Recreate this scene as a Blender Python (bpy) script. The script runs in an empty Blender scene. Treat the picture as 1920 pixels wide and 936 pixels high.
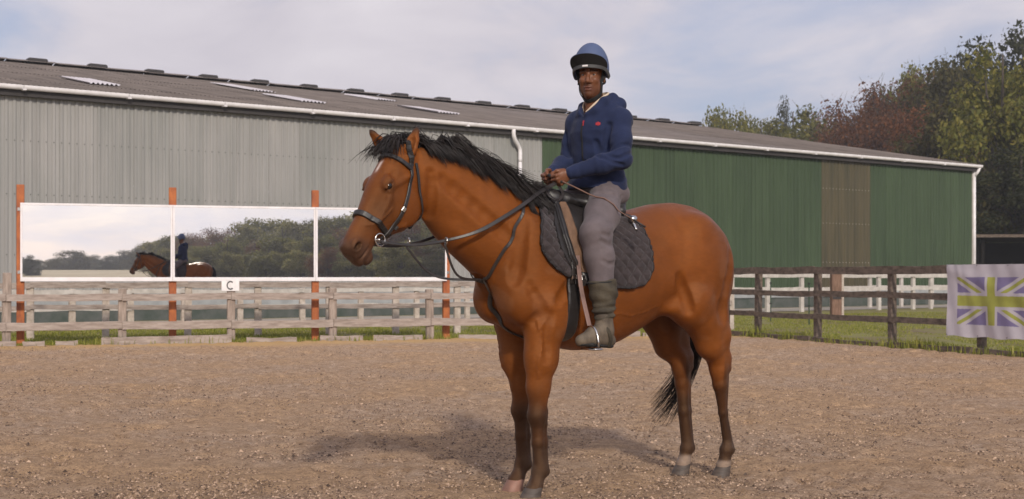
import bpy, bmesh, math, random
import numpy as np
from mathutils import Vector, Matrix

# ------------------------------------------------------------------ camera, sky, sun, exposure
scene = bpy.context.scene
COL = scene.collection
FPX, HOR, CAMH = 2500.0, 518.0, 1.256          # focal length in photo pixels, horizon row, eye height

cam_d = bpy.data.cameras.new('camera'); cam = bpy.data.objects.new('camera', cam_d); COL.objects.link(cam)
cam.location = (0, 0, CAMH); cam.rotation_euler = (math.radians(90), 0, 0)
cam_d.sensor_width = 36; cam_d.lens = 36 * FPX / 1920; cam_d.shift_y = (HOR - 468) / 1920
cam_d.clip_start = 0.1; cam_d.clip_end = 6000
cam_d.dof.use_dof = True; cam_d.dof.focus_distance = 7.8; cam_d.dof.aperture_fstop = 6.3
scene.camera = cam

SUN_AZ = math.radians(166); SUN_EL = math.radians(31)     # clockwise from +Y
w = bpy.data.worlds.new('World'); scene.world = w; w.use_nodes = True
nt = w.node_tree; nt.nodes.clear()
def wn(t, **k):
    n = nt.nodes.new(t)
    for a, b in k.items(): setattr(n, a, b)
    return n
out = wn('ShaderNodeOutputWorld'); bg = wn('ShaderNodeBackground'); bg.inputs['Strength'].default_value = 0.092
sky = wn('ShaderNodeTexSky', sky_type='NISHITA', sun_disc=False, sun_elevation=SUN_EL, sun_rotation=SUN_AZ, air_density=1.0, dust_density=1.6, ozone_density=1.4)
tc = wn('ShaderNodeTexCoord'); sep = wn('ShaderNodeSeparateXYZ')
nt.links.new(tc.outputs['Generated'], sep.inputs[0])
def wm(op, a, b=None):
    n = wn('ShaderNodeMath', operation=op)
    for i, v in enumerate((a, b)):
        if v is None: continue
        if isinstance(v, (int, float)): n.inputs[i].default_value = v
        else: nt.links.new(v, n.inputs[i])
    return n.outputs[0]
zz = wm('MAXIMUM', wm('ADD', sep.outputs['Z'], 0.16), 0.05)
comb = wn('ShaderNodeCombineXYZ')
nt.links.new(wm('DIVIDE', sep.outputs['X'], zz), comb.inputs[0]); nt.links.new(wm('MULTIPLY', wm('DIVIDE', sep.outputs['Y'], zz), 0.8), comb.inputs[1])
def noise(scale, detail, rough, off, dist=0.4):
    mp = wn('ShaderNodeMapping'); mp.inputs['Location'].default_value = off; mp.inputs['Rotation'].default_value = (0, 0, 0.5)
    nt.links.new(comb.outputs[0], mp.inputs['Vector'])
    n = wn('ShaderNodeTexNoise'); n.inputs['Scale'].default_value = scale; n.inputs['Detail'].default_value = detail
    n.inputs['Roughness'].default_value = rough; n.inputs['Distortion'].default_value = dist
    nt.links.new(mp.outputs[0], n.inputs['Vector']); return n.outputs[0]
n1 = noise(0.9, 9, 0.56, (3.1, 1.7, 0.3)); n2 = noise(2.3, 8, 0.55, (7.7, 4.2, 1.3))
cov = wm('ADD', wm('MULTIPLY', n1, 0.7), wm('MULTIPLY', n2, 0.3))
ramp = wn('ShaderNodeMapRange', interpolation_type='SMOOTHSTEP'); ramp.inputs['From Min'].default_value = 0.37; ramp.inputs['From Max'].default_value = 0.57
nt.links.new(cov, ramp.inputs['Value'])
cr = wn('ShaderNodeMix', data_type='RGBA'); cr.inputs[6].default_value = (5.5, 5.15, 5.95, 1); cr.inputs[7].default_value = (9.2, 8.7, 9.1, 1)
nt.links.new(n2, cr.inputs[0])
skyb = wn('ShaderNodeMix', data_type='RGBA'); skyb.inputs[0].default_value = 0.6; skyb.inputs[7].default_value = (5.1, 5.4, 7.5, 1)   # thin high cirrus over the blue
nt.links.new(sky.outputs[0], skyb.inputs[6])
mixs = wn('ShaderNodeMix', data_type='RGBA')
nt.links.new(ramp.outputs[0], mixs.inputs[0]); nt.links.new(skyb.outputs[2], mixs.inputs[6]); nt.links.new(cr.outputs[2], mixs.inputs[7])
# thin cloud glows around the hidden sun disc (forward scattering)
sd_ = wn('ShaderNodeVectorMath', operation='DOT_PRODUCT'); sd_.inputs[1].default_value = (math.sin(SUN_AZ) * math.cos(SUN_EL), math.cos(SUN_AZ) * math.cos(SUN_EL), math.sin(SUN_EL))
nrm_ = wn('ShaderNodeVectorMath', operation='NORMALIZE'); nt.links.new(tc.outputs['Generated'], nrm_.inputs[0]); nt.links.new(nrm_.outputs[0], sd_.inputs[0])
glow = wm('ADD', wm('MULTIPLY', wm('POWER', wm('MAXIMUM', sd_.outputs['Value'], 0.0), 4.0), 0.85), 1.0)
gl = wn('ShaderNodeVectorMath', operation='SCALE'); nt.links.new(mixs.outputs[2], gl.inputs[0]); nt.links.new(glow, gl.inputs['Scale'])
nt.links.new(gl.outputs[0], bg.inputs['Color']); nt.links.new(bg.outputs[0], out.inputs['Surface'])

sun_d = bpy.data.lights.new('sun', 'SUN'); sun_d.energy = 2.9; sun_d.angle = math.radians(4.0); sun_d.color = (1.0, 0.91, 0.78)
sun = bpy.data.objects.new('sun', sun_d); COL.objects.link(sun)
sdir = Vector((math.sin(SUN_AZ) * math.cos(SUN_EL), math.cos(SUN_AZ) * math.cos(SUN_EL), math.sin(SUN_EL)))
sun.rotation_euler = sdir.to_track_quat('Z', 'Y').to_euler(); sun.location = (5, -10, 30)

vs = scene.view_settings; vs.view_transform = 'Standard'; vs.look = 'None'; vs.exposure = 0.08; vs.gamma = 1.0; vs.use_curve_mapping = False
scene.render.engine = 'CYCLES'; scene.cycles.use_denoising = True; scene.cycles.max_bounces = 8; scene.cycles.transparent_max_bounces = 8

# ------------------------------------------------------------------ helpers
rng = np.random.default_rng(7); random.seed(7)

def tag(o, label=None, cat=None, group=None, kind=None):
    if label: o['label'] = label
    if cat: o['category'] = cat
    if group: o['group'] = group
    if kind: o['kind'] = kind
    return o
def empty(name, loc=(0, 0, 0), rz=0.0):
    o = bpy.data.objects.new(name, None); COL.objects.link(o); o.location = loc; o.rotation_euler = (0, 0, rz); o.empty_display_size = 0.1
    return o
def mesh_np(name, V, Fq, smooth=False):
    """V (n,3); Fq (m,3|4) int array or list of such arrays."""
    me = bpy.data.meshes.new(name); V = np.asarray(V, dtype=np.float32)
    fs = Fq if isinstance(Fq, (list, tuple)) else [Fq]
    fs = [np.asarray(f, dtype=np.int32) for f in fs if len(f)]
    me.vertices.add(len(V)); me.vertices.foreach_set('co', V.ravel())
    nl = sum(f.size for f in fs); npoly = sum(len(f) for f in fs)
    me.loops.add(nl); me.loops.foreach_set('vertex_index', np.concatenate([f.ravel() for f in fs]))
    me.polygons.add(npoly)
    tot = np.concatenate([np.full(len(f), f.shape[1], np.int32) for f in fs]); st = np.concatenate([[0], np.cumsum(tot)[:-1]]).astype(np.int32)
    me.polygons.foreach_set('loop_start', st); me.polygons.foreach_set('loop_total', tot)
    me.polygons.foreach_set('use_smooth', np.full(npoly, bool(smooth)))
    me.update(calc_edges=True); me.validate(); return me
def obj(name, me, mat=None, parent=None, loc=None, rot=None):
    o = bpy.data.objects.new(name, me); COL.objects.link(o)
    if mat is not None and len(me.materials) == 0: me.materials.append(mat)
    if parent is not None: o.parent = parent
    if loc is not None: o.location = loc
    if rot is not None: o.rotation_euler = rot
    return o
class MB:
    """Collects shapes into one mesh."""
    def __init__(s): s.v = []; s.q = []; s.t = []; s.n = 0
    def add(s, V, q=(), t=()):
        V = np.asarray(V, float).reshape(-1, 3); s.v.append(V)
        if len(q): s.q.append(np.asarray(q, int) + s.n)
        if len(t): s.t.append(np.asarray(t, int) + s.n)
        s.n += len(V); return s
    def box(s, lo, hi):
        x0, y0, z0 = lo; x1, y1, z1 = hi
        V = [(x0,y0,z0),(x1,y0,z0),(x1,y1,z0),(x0,y1,z0),(x0,y0,z1),(x1,y0,z1),(x1,y1,z1),(x0,y1,z1)]
        return s.add(V, [(0,3,2,1),(4,5,6,7),(0,1,5,4),(1,2,6,5),(2,3,7,6),(3,0,4,7)])
    def bbox(s, lo, hi, b=0.006):
        """box with chamfered edges"""
        lo = np.array(lo, float); hi = np.array(hi, float); bm = bmesh.new(); bmesh.ops.create_cube(bm, size=1)
        for v in bm.verts: v.co = Vector(((lo + hi) / 2 + np.array(v.co) * (hi - lo)))
        bmesh.ops.bevel(bm, geom=bm.edges[:], offset=min(b, 0.4 * (hi - lo).min()), segments=1, affect='EDGES')
        bm.verts.ensure_lookup_table()
        V = [tuple(v.co) for v in bm.verts]; q = [[v.index for v in f.verts] for f in bm.faces if len(f.verts) == 4]; t = [[v.index for v in f.verts] for f in bm.faces if len(f.verts) == 3]
        bm.free(); return s.add(V, q, t)
    def tube(s, pts, radii, n=8, caps=True):
        P = np.asarray(pts, float); m = len(P); radii = np.broadcast_to(np.asarray(radii, float), (m,))
        T = np.gradient(P, axis=0); T /= np.linalg.norm(T, axis=1)[:, None] + 1e-12
        ref = np.array([0, 0, 1.0]) if abs(T[0, 2]) < 0.9 else np.array([1.0, 0, 0])
        u = np.cross(T[0], ref); u /= np.linalg.norm(u); V = []
        for i in range(m):
            u = u - T[i] * np.dot(u, T[i]); u /= np.linalg.norm(u); v = np.cross(T[i], u)
            a = np.arange(n) * 2 * math.pi / n
            V.append(P[i] + radii[i] * (np.cos(a)[:, None] * u + np.sin(a)[:, None] * v))
        q = [(i*n+j, i*n+(j+1) % n, (i+1)*n+(j+1) % n, (i+1)*n+j) for i in range(m-1) for j in range(n)]
        V = np.concatenate(V); t = []
        if caps:
            V = np.vstack([V, P[0], P[-1]]); c0 = m*n
            t = [(c0, (j+1) % n, j) for j in range(n)] + [(c0+1, (m-1)*n+j, (m-1)*n+(j+1) % n) for j in range(n)]
        return s.add(V, q, t)
    def mesh(s, name, smooth=False):
        fs = []
        if s.q: fs.append(np.concatenate(s.q))
        if s.t: fs.append(np.concatenate(s.t))
        return mesh_np(name, np.concatenate(s.v), fs, smooth)
    def build(s, name, mat, parent=None, smooth=False, loc=None, rot=None): return obj(name, s.mesh(name, smooth), mat, parent, loc, rot)
def set_attr(me, name, rgb):
    a = me.color_attributes.new(name, 'FLOAT_COLOR', 'POINT'); c = np.ones((len(me.vertices), 4), np.float32); c[:, :rgb.shape[1]] = rgb
    a.data.foreach_set('color', c.ravel())
def spline(pts, n):
    P = np.asarray(pts, float); m = len(P)
    if m == 2: return P[0] + (P[1] - P[0]) * np.linspace(0, 1, n)[:, None]
    E_ = np.vstack([2 * P[0] - P[1], P, 2 * P[-1] - P[-2]]); r = []
    for tt in np.linspace(0, m - 1 - 1e-9, n):
        i = int(tt); f = tt - i; a, b, c, d = E_[i], E_[i+1], E_[i+2], E_[i+3]
        r.append(0.5 * (2*b + (c-a)*f + (2*a-5*b+4*c-d)*f*f + (3*b-a-3*c+d)*f**3))
    return np.array(r)
def vnoise(x, y, seed=0):
    """2-D value noise, 0..1"""
    xi = np.floor(x).astype(np.int64); yi = np.floor(y).astype(np.int64); fx = x - xi; fy = y - yi
    fx = fx*fx*(3-2*fx); fy = fy*fy*(3-2*fy)
    def h(a, b):
        v = (a * 374761393 + b * 668265263 + seed * 974634777) & 0xffffffff
        v = ((v ^ (v >> 13)) * 1274126177) & 0xffffffff
        return ((v ^ (v >> 16)) & 0xffff) / 65535.0
    return (h(xi, yi)*(1-fx)+h(xi+1, yi)*fx)*(1-fy)+(h(xi, yi+1)*(1-fx)+h(xi+1, yi+1)*fx)*fy

# ------------------------------------------------------------------ materials
def mk(name, col, col2=None, rough=0.7, scale=6.0, bump=0.0, bscale=60.0, spec=0.4, metal=0.0, stretch=(1, 1, 1), detail=6, attr=None, sheen=0.0, contrast=(0.35, 0.65), bdist=0.01, coat=0.0, streak=None):
    m = bpy.data.materials.new(name); m.use_nodes = True; t = m.node_tree; b = t.nodes['Principled BSDF']
    b.inputs['Roughness'].default_value = rough; b.inputs['Specular IOR Level'].default_value = spec; b.inputs['Metallic'].default_value = metal
    if sheen: b.inputs['Sheen Weight'].default_value = sheen; b.inputs['Sheen Roughness'].default_value = 0.4
    if coat: b.inputs['Coat Weight'].default_value = coat
    tcx = t.nodes.new('ShaderNodeTexCoord'); mp = t.nodes.new('ShaderNodeMapping'); mp.inputs['Scale'].default_value = stretch
    oi = t.nodes.new('ShaderNodeObjectInfo'); va = t.nodes.new('ShaderNodeVectorMath'); va.operation = 'SCALE'; va.inputs['Scale'].default_value = 37.0
    cb = t.nodes.new('ShaderNodeCombineXYZ'); t.links.new(oi.outputs['Random'], cb.inputs[0]); t.links.new(oi.outputs['Random'], cb.inputs[2]); t.links.new(cb.outputs[0], va.inputs[0])
    ad = t.nodes.new('ShaderNodeVectorMath'); ad.operation = 'ADD'; t.links.new(tcx.outputs['Object'], ad.inputs[0]); t.links.new(va.outputs[0], ad.inputs[1])
    t.links.new(ad.outputs[0], mp.inputs['Vector'])
    def nz(sc, dt=detail, r=0.6):
        n = t.nodes.new('ShaderNodeTexNoise'); n.inputs['Scale'].default_value = sc; n.inputs['Detail'].default_value = dt; n.inputs['Roughness'].default_value = r
        t.links.new(mp.outputs[0], n.inputs['Vector']); return n.outputs[0]
    if col2 is None: col2 = tuple(c * 0.78 for c in col)
    mr = t.nodes.new('ShaderNodeMapRange'); mr.inputs['From Min'].default_value = contrast[0]; mr.inputs['From Max'].default_value = contrast[1]; t.links.new(nz(scale), mr.inputs['Value'])
    mx = t.nodes.new('ShaderNodeMix'); mx.data_type = 'RGBA'; t.links.new(mr.outputs[0], mx.inputs[0])
    mx.inputs[6].default_value = (*col2, 1); mx.inputs[7].default_value = (*col, 1); res = mx.outputs[2]
    if streak:
        m2 = t.nodes.new('ShaderNodeMapping'); m2.inputs['Scale'].default_value = streak[0]; t.links.new(ad.outputs[0], m2.inputs['Vector'])
        n2_ = t.nodes.new('ShaderNodeTexNoise'); n2_.inputs['Scale'].default_value = 1.0; n2_.inputs['Detail'].default_value = 5; t.links.new(m2.outputs[0], n2_.inputs['Vector'])
        r2_ = t.nodes.new('ShaderNodeMapRange'); r2_.inputs['From Min'].default_value = 0.35; r2_.inputs['From Max'].default_value = 0.62; r2_.inputs['To Min'].default_value = streak[1]; r2_.inputs['To Max'].default_value = 1.04; t.links.new(n2_.outputs[0], r2_.inputs['Value'])
        c2_ = t.nodes.new('ShaderNodeMix'); c2_.data_type = 'RGBA'; c2_.blend_type = 'MULTIPLY'; c2_.inputs[0].default_value = 1; t.links.new(res, c2_.inputs[6]); t.links.new(r2_.outputs[0], c2_.inputs[7]); res = c2_.outputs[2]
    if attr:
        at = t.nodes.new('ShaderNodeAttribute'); at.attribute_name = attr
        ml = t.nodes.new('ShaderNodeMix'); ml.data_type = 'RGBA'; ml.blend_type = 'MULTIPLY'; ml.inputs[0].default_value = 1
        t.links.new(res, ml.inputs[6]); t.links.new(at.outputs['Color'], ml.inputs[7]); res = ml.outputs[2]
    t.links.new(res, b.inputs['Base Color'])
    if bump:
        bp = t.nodes.new('ShaderNodeBump'); bp.inputs['Strength'].default_value = bump; bp.inputs['Distance'].default_value = bdist
        t.links.new(nz(bscale, 4), bp.inputs['Height']); t.links.new(bp.outputs[0], b.inputs['Normal'])
    m['_mx'] = 0
    return m
def nodes_of(m): return m.node_tree.nodes, m.node_tree.links, m.node_tree.nodes['Principled BSDF']
M = {}
M['wood_grey'] = mk('weathered_grey_wood', (0.385, 0.320, 0.280), (0.225, 0.178, 0.150), 0.85, 4, 0.5, 30, stretch=(1, 6, 6))
M['wood_post'] = mk('weathered_post_wood', (0.36, 0.29, 0.245), (0.21, 0.165, 0.135), 0.85, 4, 0.5, 30, stretch=(6, 6, 1))
M['wood_pale'] = mk('pale_weathered_wood', (0.50, 0.43, 0.37), (0.33, 0.27, 0.22), 0.85, 3, 0.3, 25, stretch=(3, 3, 3))
M['wood_dark'] = mk('damp_brown_wood', (0.165, 0.125, 0.098), (0.070, 0.052, 0.040), 0.85, 4, 0.5, 30, stretch=(2, 4, 4))
M['wood_red'] = mk('reddish_brown_wood', (0.22, 0.13, 0.09), (0.13, 0.075, 0.05), 0.85, 4, 0.4, 25, stretch=(5, 5, 1))
M['white_paint'] = mk('weathered_white_paint', (0.52, 0.48, 0.44), (0.38, 0.345, 0.31), 0.7, 4, 0.1)
M['white_pvc'] = mk('white_plastic', (0.78, 0.75, 0.76), (0.66, 0.63, 0.63), 0.4, 3)
M['orange'] = mk('rusty_orange_paint', (0.42, 0.125, 0.030), (0.25, 0.065, 0.022), 0.6, 5, 0.2, 40, stretch=(2, 2, 1))
M['clad_grey'] = mk('grey_cladding', (0.305, 0.292, 0.278), (0.245, 0.244, 0.230), 0.5, 0.35, 0.0, stretch=(1, 1, 0.5), streak=((9, 9, 0.22), 0.88))
M['clad_green'] = mk('green_cladding', (0.058, 0.086, 0.046), (0.044, 0.066, 0.037), 0.6, 0.4, spec=0.2, stretch=(1, 1, 0.4), streak=((9, 9, 0.2), 0.85))
M['clad_brown'] = mk('stained_translucent_sheet', (0.088, 0.072, 0.038), (0.055, 0.050, 0.028), 0.5, 0.8, stretch=(3, 3, 0.3))
M['roof'] = mk('fibre_cement_roof', (0.225, 0.185, 0.160), (0.140, 0.115, 0.100), 0.9, 1.3, 0.3, 15, detail=9, contrast=(0.3, 0.7), streak=((3.5, 0.22, 0.3), 0.66))
M['rooflight'] = mk('rooflight_sheet', (0.62, 0.58, 0.60), (0.5, 0.46, 0.47), 0.45, 2)
M['ridge'] = mk('dark_ridge_vent', (0.045, 0.04, 0.04), None, 0.8, 3)
M['screw'] = mk('screw_cap', (0.12, 0.12, 0.11), None, 0.6)
M['plinth'] = mk('damp_concrete_plinth', (0.10, 0.105, 0.10), (0.05, 0.065, 0.055), 0.9, 2, 0.3, 20)
M['ledge'] = mk('pale_concrete_ledge', (0.33, 0.34, 0.34), (0.24, 0.25, 0.25), 0.9, 2, 0.2, 20)
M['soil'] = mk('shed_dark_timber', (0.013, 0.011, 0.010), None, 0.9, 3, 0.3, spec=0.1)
M['leather'] = mk('black_leather', (0.020, 0.017, 0.016), (0.012, 0.010, 0.010), 0.42, 20, 0.15, 120, spec=0.5)
M['leather_strap'] = mk('dark_strap_leather', (0.030, 0.024, 0.022), (0.016, 0.013, 0.012), 0.42, 20, 0.1, 120, spec=0.5)
M['leather_brown'] = mk('brown_suede', (0.17, 0.095, 0.055), (0.11, 0.06, 0.035), 0.75, 15, 0.2, 90)
M['stirrup_leather'] = mk('tan_stirrup_leather', (0.21, 0.13, 0.11), (0.14, 0.085, 0.07), 0.6, 15)
M['metal'] = mk('stainless_steel', (0.6, 0.58, 0.56), None, 0.25, 5, metal=1.0)
M['mane'] = mk('black_horse_hair', (0.022, 0.016, 0.014), (0.008, 0.006, 0.006), 0.5, 14, spec=0.3)
M['cotton_hair'] = M['mane']
M['navy'] = mk('navy_fleece', (0.018, 0.026, 0.068), (0.013, 0.019, 0.050), 0.9, 12, 0.35, 260, sheen=0.08, spec=0.2)
M['breeches'] = mk('grey_breeches', (0.135, 0.110, 0.115), (0.095, 0.078, 0.082), 0.85, 9, 0.25, 300, sheen=0.08, spec=0.2)
M['boot'] = mk('olive_suede_chap', (0.066, 0.053, 0.034), (0.030, 0.024, 0.016), 0.8, 14, 0.4, 90)
M['shoe'] = mk('dusty_boot_leather', (0.135, 0.105, 0.074), (0.060, 0.046, 0.033), 0.75, 16, 0.3, 80)
M['rubber'] = mk('black_rubber', (0.018, 0.017, 0.017), None, 0.7)
M['skin'] = mk('brown_skin', (0.150, 0.060, 0.030), (0.105, 0.040, 0.020), 0.42, 14, 0.1, 200, spec=0.5)
M['helmet'] = mk('slate_blue_helmet', (0.068, 0.095, 0.185), (0.060, 0.084, 0.165), 0.6, 6, 0.1, 200)
M['black_fabric'] = mk('black_lining', (0.014, 0.014, 0.015), None, 0.85)
M['band'] = mk('charcoal_band', (0.06, 0.06, 0.062), None, 0.5)
M['cream'] = mk('cream_collar', (0.62, 0.50, 0.38), (0.5, 0.4, 0.3), 0.9, 20)
M['red'] = mk('red_embroidery', (0.35, 0.02, 0.03), None, 0.7)
M['eye'] = mk('dark_eye', (0.010, 0.006, 0.004), None, 0.14, spec=0.5)
M['eyewhite'] = mk('eye_white', (0.30, 0.24, 0.21), None, 0.3)
M['hoof'] = mk('grey_horn', (0.095, 0.072, 0.058), (0.050, 0.038, 0.031), 0.6, 14, 0.3, 40, stretch=(1, 1, 4))
M['hoof_pink'] = mk('pink_horn', (0.27, 0.135, 0.095), (0.17, 0.09, 0.065), 0.55, 14, 0.2, 40)
M['pad'] = mk('charcoal_quilted_cotton', (0.050, 0.040, 0.041), (0.032, 0.026, 0.027), 0.9, 20, 0.2, 150, sheen=0.3, spec=0.15)
M['binding'] = mk('black_binding', (0.02, 0.017, 0.018), None, 0.8)
M['cane'] = mk('whip_shaft', (0.16, 0.085, 0.06), None, 0.6)
M['banner_white'] = mk('banner_vinyl', (0.54, 0.50, 0.54), (0.45, 0.42, 0.46), 0.5, 2)
M['banner_purple'] = mk('banner_purple_print', (0.215, 0.180, 0.33), (0.18, 0.15, 0.28), 0.55, 3)
M['banner_green'] = mk('banner_green_print', (0.38, 0.39, 0.075), (0.30, 0.31, 0.06), 0.55, 3)
M['sign_white'] = mk('sign_white', (0.78, 0.76, 0.76), None, 0.5)
M['sign_black'] = mk('sign_grey_print', (0.07, 0.065, 0.07), None, 0.5)
M['gravel'] = mk('gravel_track', (0.42, 0.37, 0.32), (0.27, 0.23, 0.19), 0.95, 3, 0.5, 30)
M['grass_ground'] = mk('grass_ground', (0.185, 0.180, 0.042), (0.145, 0.105, 0.050), 0.95, 0.5, 0.6, 12, detail=9)
M['stake'] = mk('green_stake', (0.03, 0.06, 0.035), None, 0.6)

mir = bpy.data.materials.new('mirror_glass'); mir.use_nodes = True
_n, _l, _b = nodes_of(mir); _b.inputs['Metallic'].default_value = 1; _b.inputs['Roughness'].default_value = 0.0; _b.inputs['Base Color'].default_value = (0.86, 0.86, 0.87, 1)
M['mirror'] = mir

def sand_mat():
    m = bpy.data.materials.new('arena_sand'); m.use_nodes = True; n, l, b = nodes_of(m); b.inputs['Roughness'].default_value = 0.95; b.inputs['Specular IOR Level'].default_value = 0.15
    g = n.new('ShaderNodeNewGeometry')
    def nz(sc, dt=6, r=0.6, dist=0.0):
        x = n.new('ShaderNodeTexNoise'); x.inputs['Scale'].default_value = sc; x.inputs['Detail'].default_value = dt; x.inputs['Roughness'].default_value = r; x.inputs['Distortion'].default_value = dist
        l.new(g.outputs['Position'], x.inputs['Vector']); return x.outputs[0]
    def mr(v, a, c):
        x = n.new('ShaderNodeMapRange'); x.inputs['From Min'].default_value = a; x.inputs['From Max'].default_value = c; l.new(v, x.inputs['Value']); return x.outputs[0]
    def mix(f, a, c):
        x = n.new('ShaderNodeMix'); x.data_type = 'RGBA'; l.new(f, x.inputs[0])
        for i, v in ((6, a), (7, c)):
            if isinstance(v, tuple): x.inputs[i].default_value = (*v, 1)
            else: l.new(v, x.inputs[i])
        return x.outputs[2]
    base = mix(mr(nz(0.55, 6), 0.42, 0.58), (0.60, 0.395, 0.235), (0.555, 0.405, 0.295))
    base = mix(mr(nz(20, 4, 0.7), 0.56, 0.72), base, (0.20, 0.130, 0.085))
    base = mix(mr(nz(9, 6, 0.7), 0.35, 0.68), (0.345, 0.222, 0.132), base)
    base = mix(mr(nz(38, 5, 0.75), 0.56, 0.66), base, (0.14, 0.088, 0.058))
    base = mix(mr(nz(55, 3, 0.7, 0.4), 0.66, 0.74), base, (0.48, 0.37, 0.31))
    gr = n.new('ShaderNodeMapRange'); gr.inputs['From Min'].default_value = 0.32; gr.inputs['From Max'].default_value = 0.68; gr.inputs['To Min'].default_value = 0.62; gr.inputs['To Max'].default_value = 1.28; l.new(nz(75, 3, 0.8), gr.inputs['Value'])
    gm_ = n.new('ShaderNodeMix'); gm_.data_type = 'RGBA'; gm_.blend_type = 'MULTIPLY'; gm_.inputs[0].default_value = 1; l.new(base, gm_.inputs[6]); l.new(gr.outputs[0], gm_.inputs[7]); base = gm_.outputs[2]
    # drier golden sand thrown up along the fence line
    dp = n.new('ShaderNodeVectorMath'); dp.operation = 'DOT_PRODUCT'; dp.inputs[1].default_value = (-0.3022, 0.9533, 0); l.new(g.outputs['Position'], dp.inputs[0])
    ds = n.new('ShaderNodeMath'); ds.operation = 'ADD'; l.new(dp.outputs['Value'], ds.inputs[0]); ds.inputs[1].default_value = -(8.96 * 0.3022 + 24.3 * 0.9533); wv = n.new('ShaderNodeMath'); wv.operation = 'MULTIPLY_ADD'; l.new(nz(0.8, 3), wv.inputs[0]); wv.inputs[1].default_value = 1.6; l.new(ds.outputs[0], wv.inputs[2])
    base = mix(mr(wv.outputs[0], -1.1, -0.1), base, (0.50, 0.325, 0.155))
    l.new(base, b.inputs['Base Color'])
    bp = n.new('ShaderNodeBump'); bp.inputs['Strength'].default_value = 1.0; bp.inputs['Distance'].default_value = 0.03; l.new(nz(45, 7, 0.75), bp.inputs['Height']); l.new(bp.outputs[0], b.inputs['Normal'])
    return m
M['sand'] = sand_mat()

def leaf_mat(name, c1, c2, c3, trans=0.48):
    m = bpy.data.materials.new(name); m.use_nodes = True; n, l, b = nodes_of(m)
    g = n.new('ShaderNodeNewGeometry'); rp = n.new('ShaderNodeValToRGB'); l.new(g.outputs['Random Per Island'], rp.inputs[0])
    rp.color_ramp.elements[0].color = (*c1, 1); rp.color_ramp.elements[1].color = (*c3, 1); e = rp.color_ramp.elements.new(0.55); e.color = (*c2, 1)
    oi = n.new('ShaderNodeObjectInfo'); hs = n.new('ShaderNodeHueSaturation')
    mr = n.new('ShaderNodeMapRange'); mr.inputs['To Min'].default_value = 0.8; mr.inputs['To Max'].default_value = 1.15; l.new(oi.outputs['Random'], mr.inputs['Value']); l.new(mr.outputs[0], hs.inputs['Value'])
    l.new(rp.outputs[0], hs.inputs['Color']); l.new(hs.outputs[0], b.inputs['Base Color']); b.inputs['Roughness'].default_value = 0.6; b.inputs['Specular IOR Level'].default_value = 0.25
    tr = n.new('ShaderNodeBsdfTranslucent'); l.new(hs.outputs[0], tr.inputs['Color']); mx = n.new('ShaderNodeMixShader'); mx.inputs[0].default_value = trans
    l.new(b.outputs[0], mx.inputs[1]); l.new(tr.outputs[0], mx.inputs[2]); l.new(mx.outputs[0], n['Material Output'].inputs['Surface']); return m
M['leaf_yellow'] = leaf_mat('yellow_green_leaves', (0.075, 0.085, 0.012), (0.16, 0.155, 0.026), (0.27, 0.23, 0.05))
M['leaf_copper'] = leaf_mat('copper_leaves', (0.085, 0.032, 0.012), (0.165, 0.064, 0.024), (0.235, 0.098, 0.038))
M['leaf_olive'] = leaf_mat('olive_leaves', (0.036, 0.035, 0.009), (0.078, 0.070, 0.016), (0.145, 0.118, 0.030))
M['leaf_dark'] = leaf_mat('dark_green_leaves', (0.020, 0.026, 0.007), (0.040, 0.045, 0.012), (0.078, 0.078, 0.022))
M['leaf_pale'] = leaf_mat('pale_olive_leaves', (0.13, 0.130, 0.036), (0.23, 0.215, 0.065), (0.32, 0.265, 0.095), 0.6)
M['bark'] = mk('bark', (0.085, 0.065, 0.05), (0.045, 0.035, 0.028), 0.9, 4, 0.6, 20, stretch=(2, 2, 0.5))
M['grass'] = leaf_mat('grass_blades', (0.130, 0.155, 0.018), (0.225, 0.235, 0.034), (0.33, 0.30, 0.085), 0.3)
M['clod'] = leaf_mat('sand_clods', (0.05, 0.032, 0.022), (0.16, 0.105, 0.070), (0.44, 0.31, 0.22), 0.0)

# ------------------------------------------------------------------ arena lines on the ground
def hit(px, A, d):
    """point of the ground line A + t d seen at photo column px"""
    u = (px - 960) / FPX; t = (A[0] - u * A[1]) / (u * d[1] - d[0]); return t
ML = np.array([-8.96, 24.3]); MD = np.array([0.9533, 0.3022]); MN = np.array([-0.3022, 0.9533])   # mirror line, its direction, away from camera
FR = np.array([4.66, 28.6]); RD = np.array([2.95, -7.0]); RD = RD / np.linalg.norm(RD)
RN = np.array([-RD[1], RD[0]])                                                                     # outwards (right)
def on_mirror(m, off=0.0, z=0.0): p = ML + MD * m + MN * off; return (p[0], p[1], z)
BE = np.array([22.1, 64.0]); BD = np.array([-0.803, -0.596]); BN = np.array([0.596, -0.803])       # barn corner, along wall, towards camera
BANG = math.atan2(BD[1], BD[0])

# ------------------------------------------------------------------ ground
def build_ground():
    a = np.concatenate([-np.geomspace(3000, 60, 22), np.linspace(-50, 70, 25), np.geomspace(80, 3000, 22)])
    X, Y = np.meshgrid(a, a, indexing='ij'); Z = -0.06 + 0.0 * X
    r = np.hypot(X, Y); Z += np.where(r > 250, (vnoise(X / 300, Y / 300, 5) - 0.5) * np.clip((r - 250) / 300, 0, 1) * 6, 0)
    n = len(a); V = np.stack([X, Y, Z], -1).reshape(-1, 3); I = np.arange(n * n).reshape(n, n)
    q = np.stack([I[:-1, :-1], I[1:, :-1], I[1:, 1:], I[:-1, 1:]], -1).reshape(-1, 4)
    tag(obj('ground', mesh_np('ground', V, q, True), M['grass_ground']), kind='structure')
build_ground()

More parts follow.
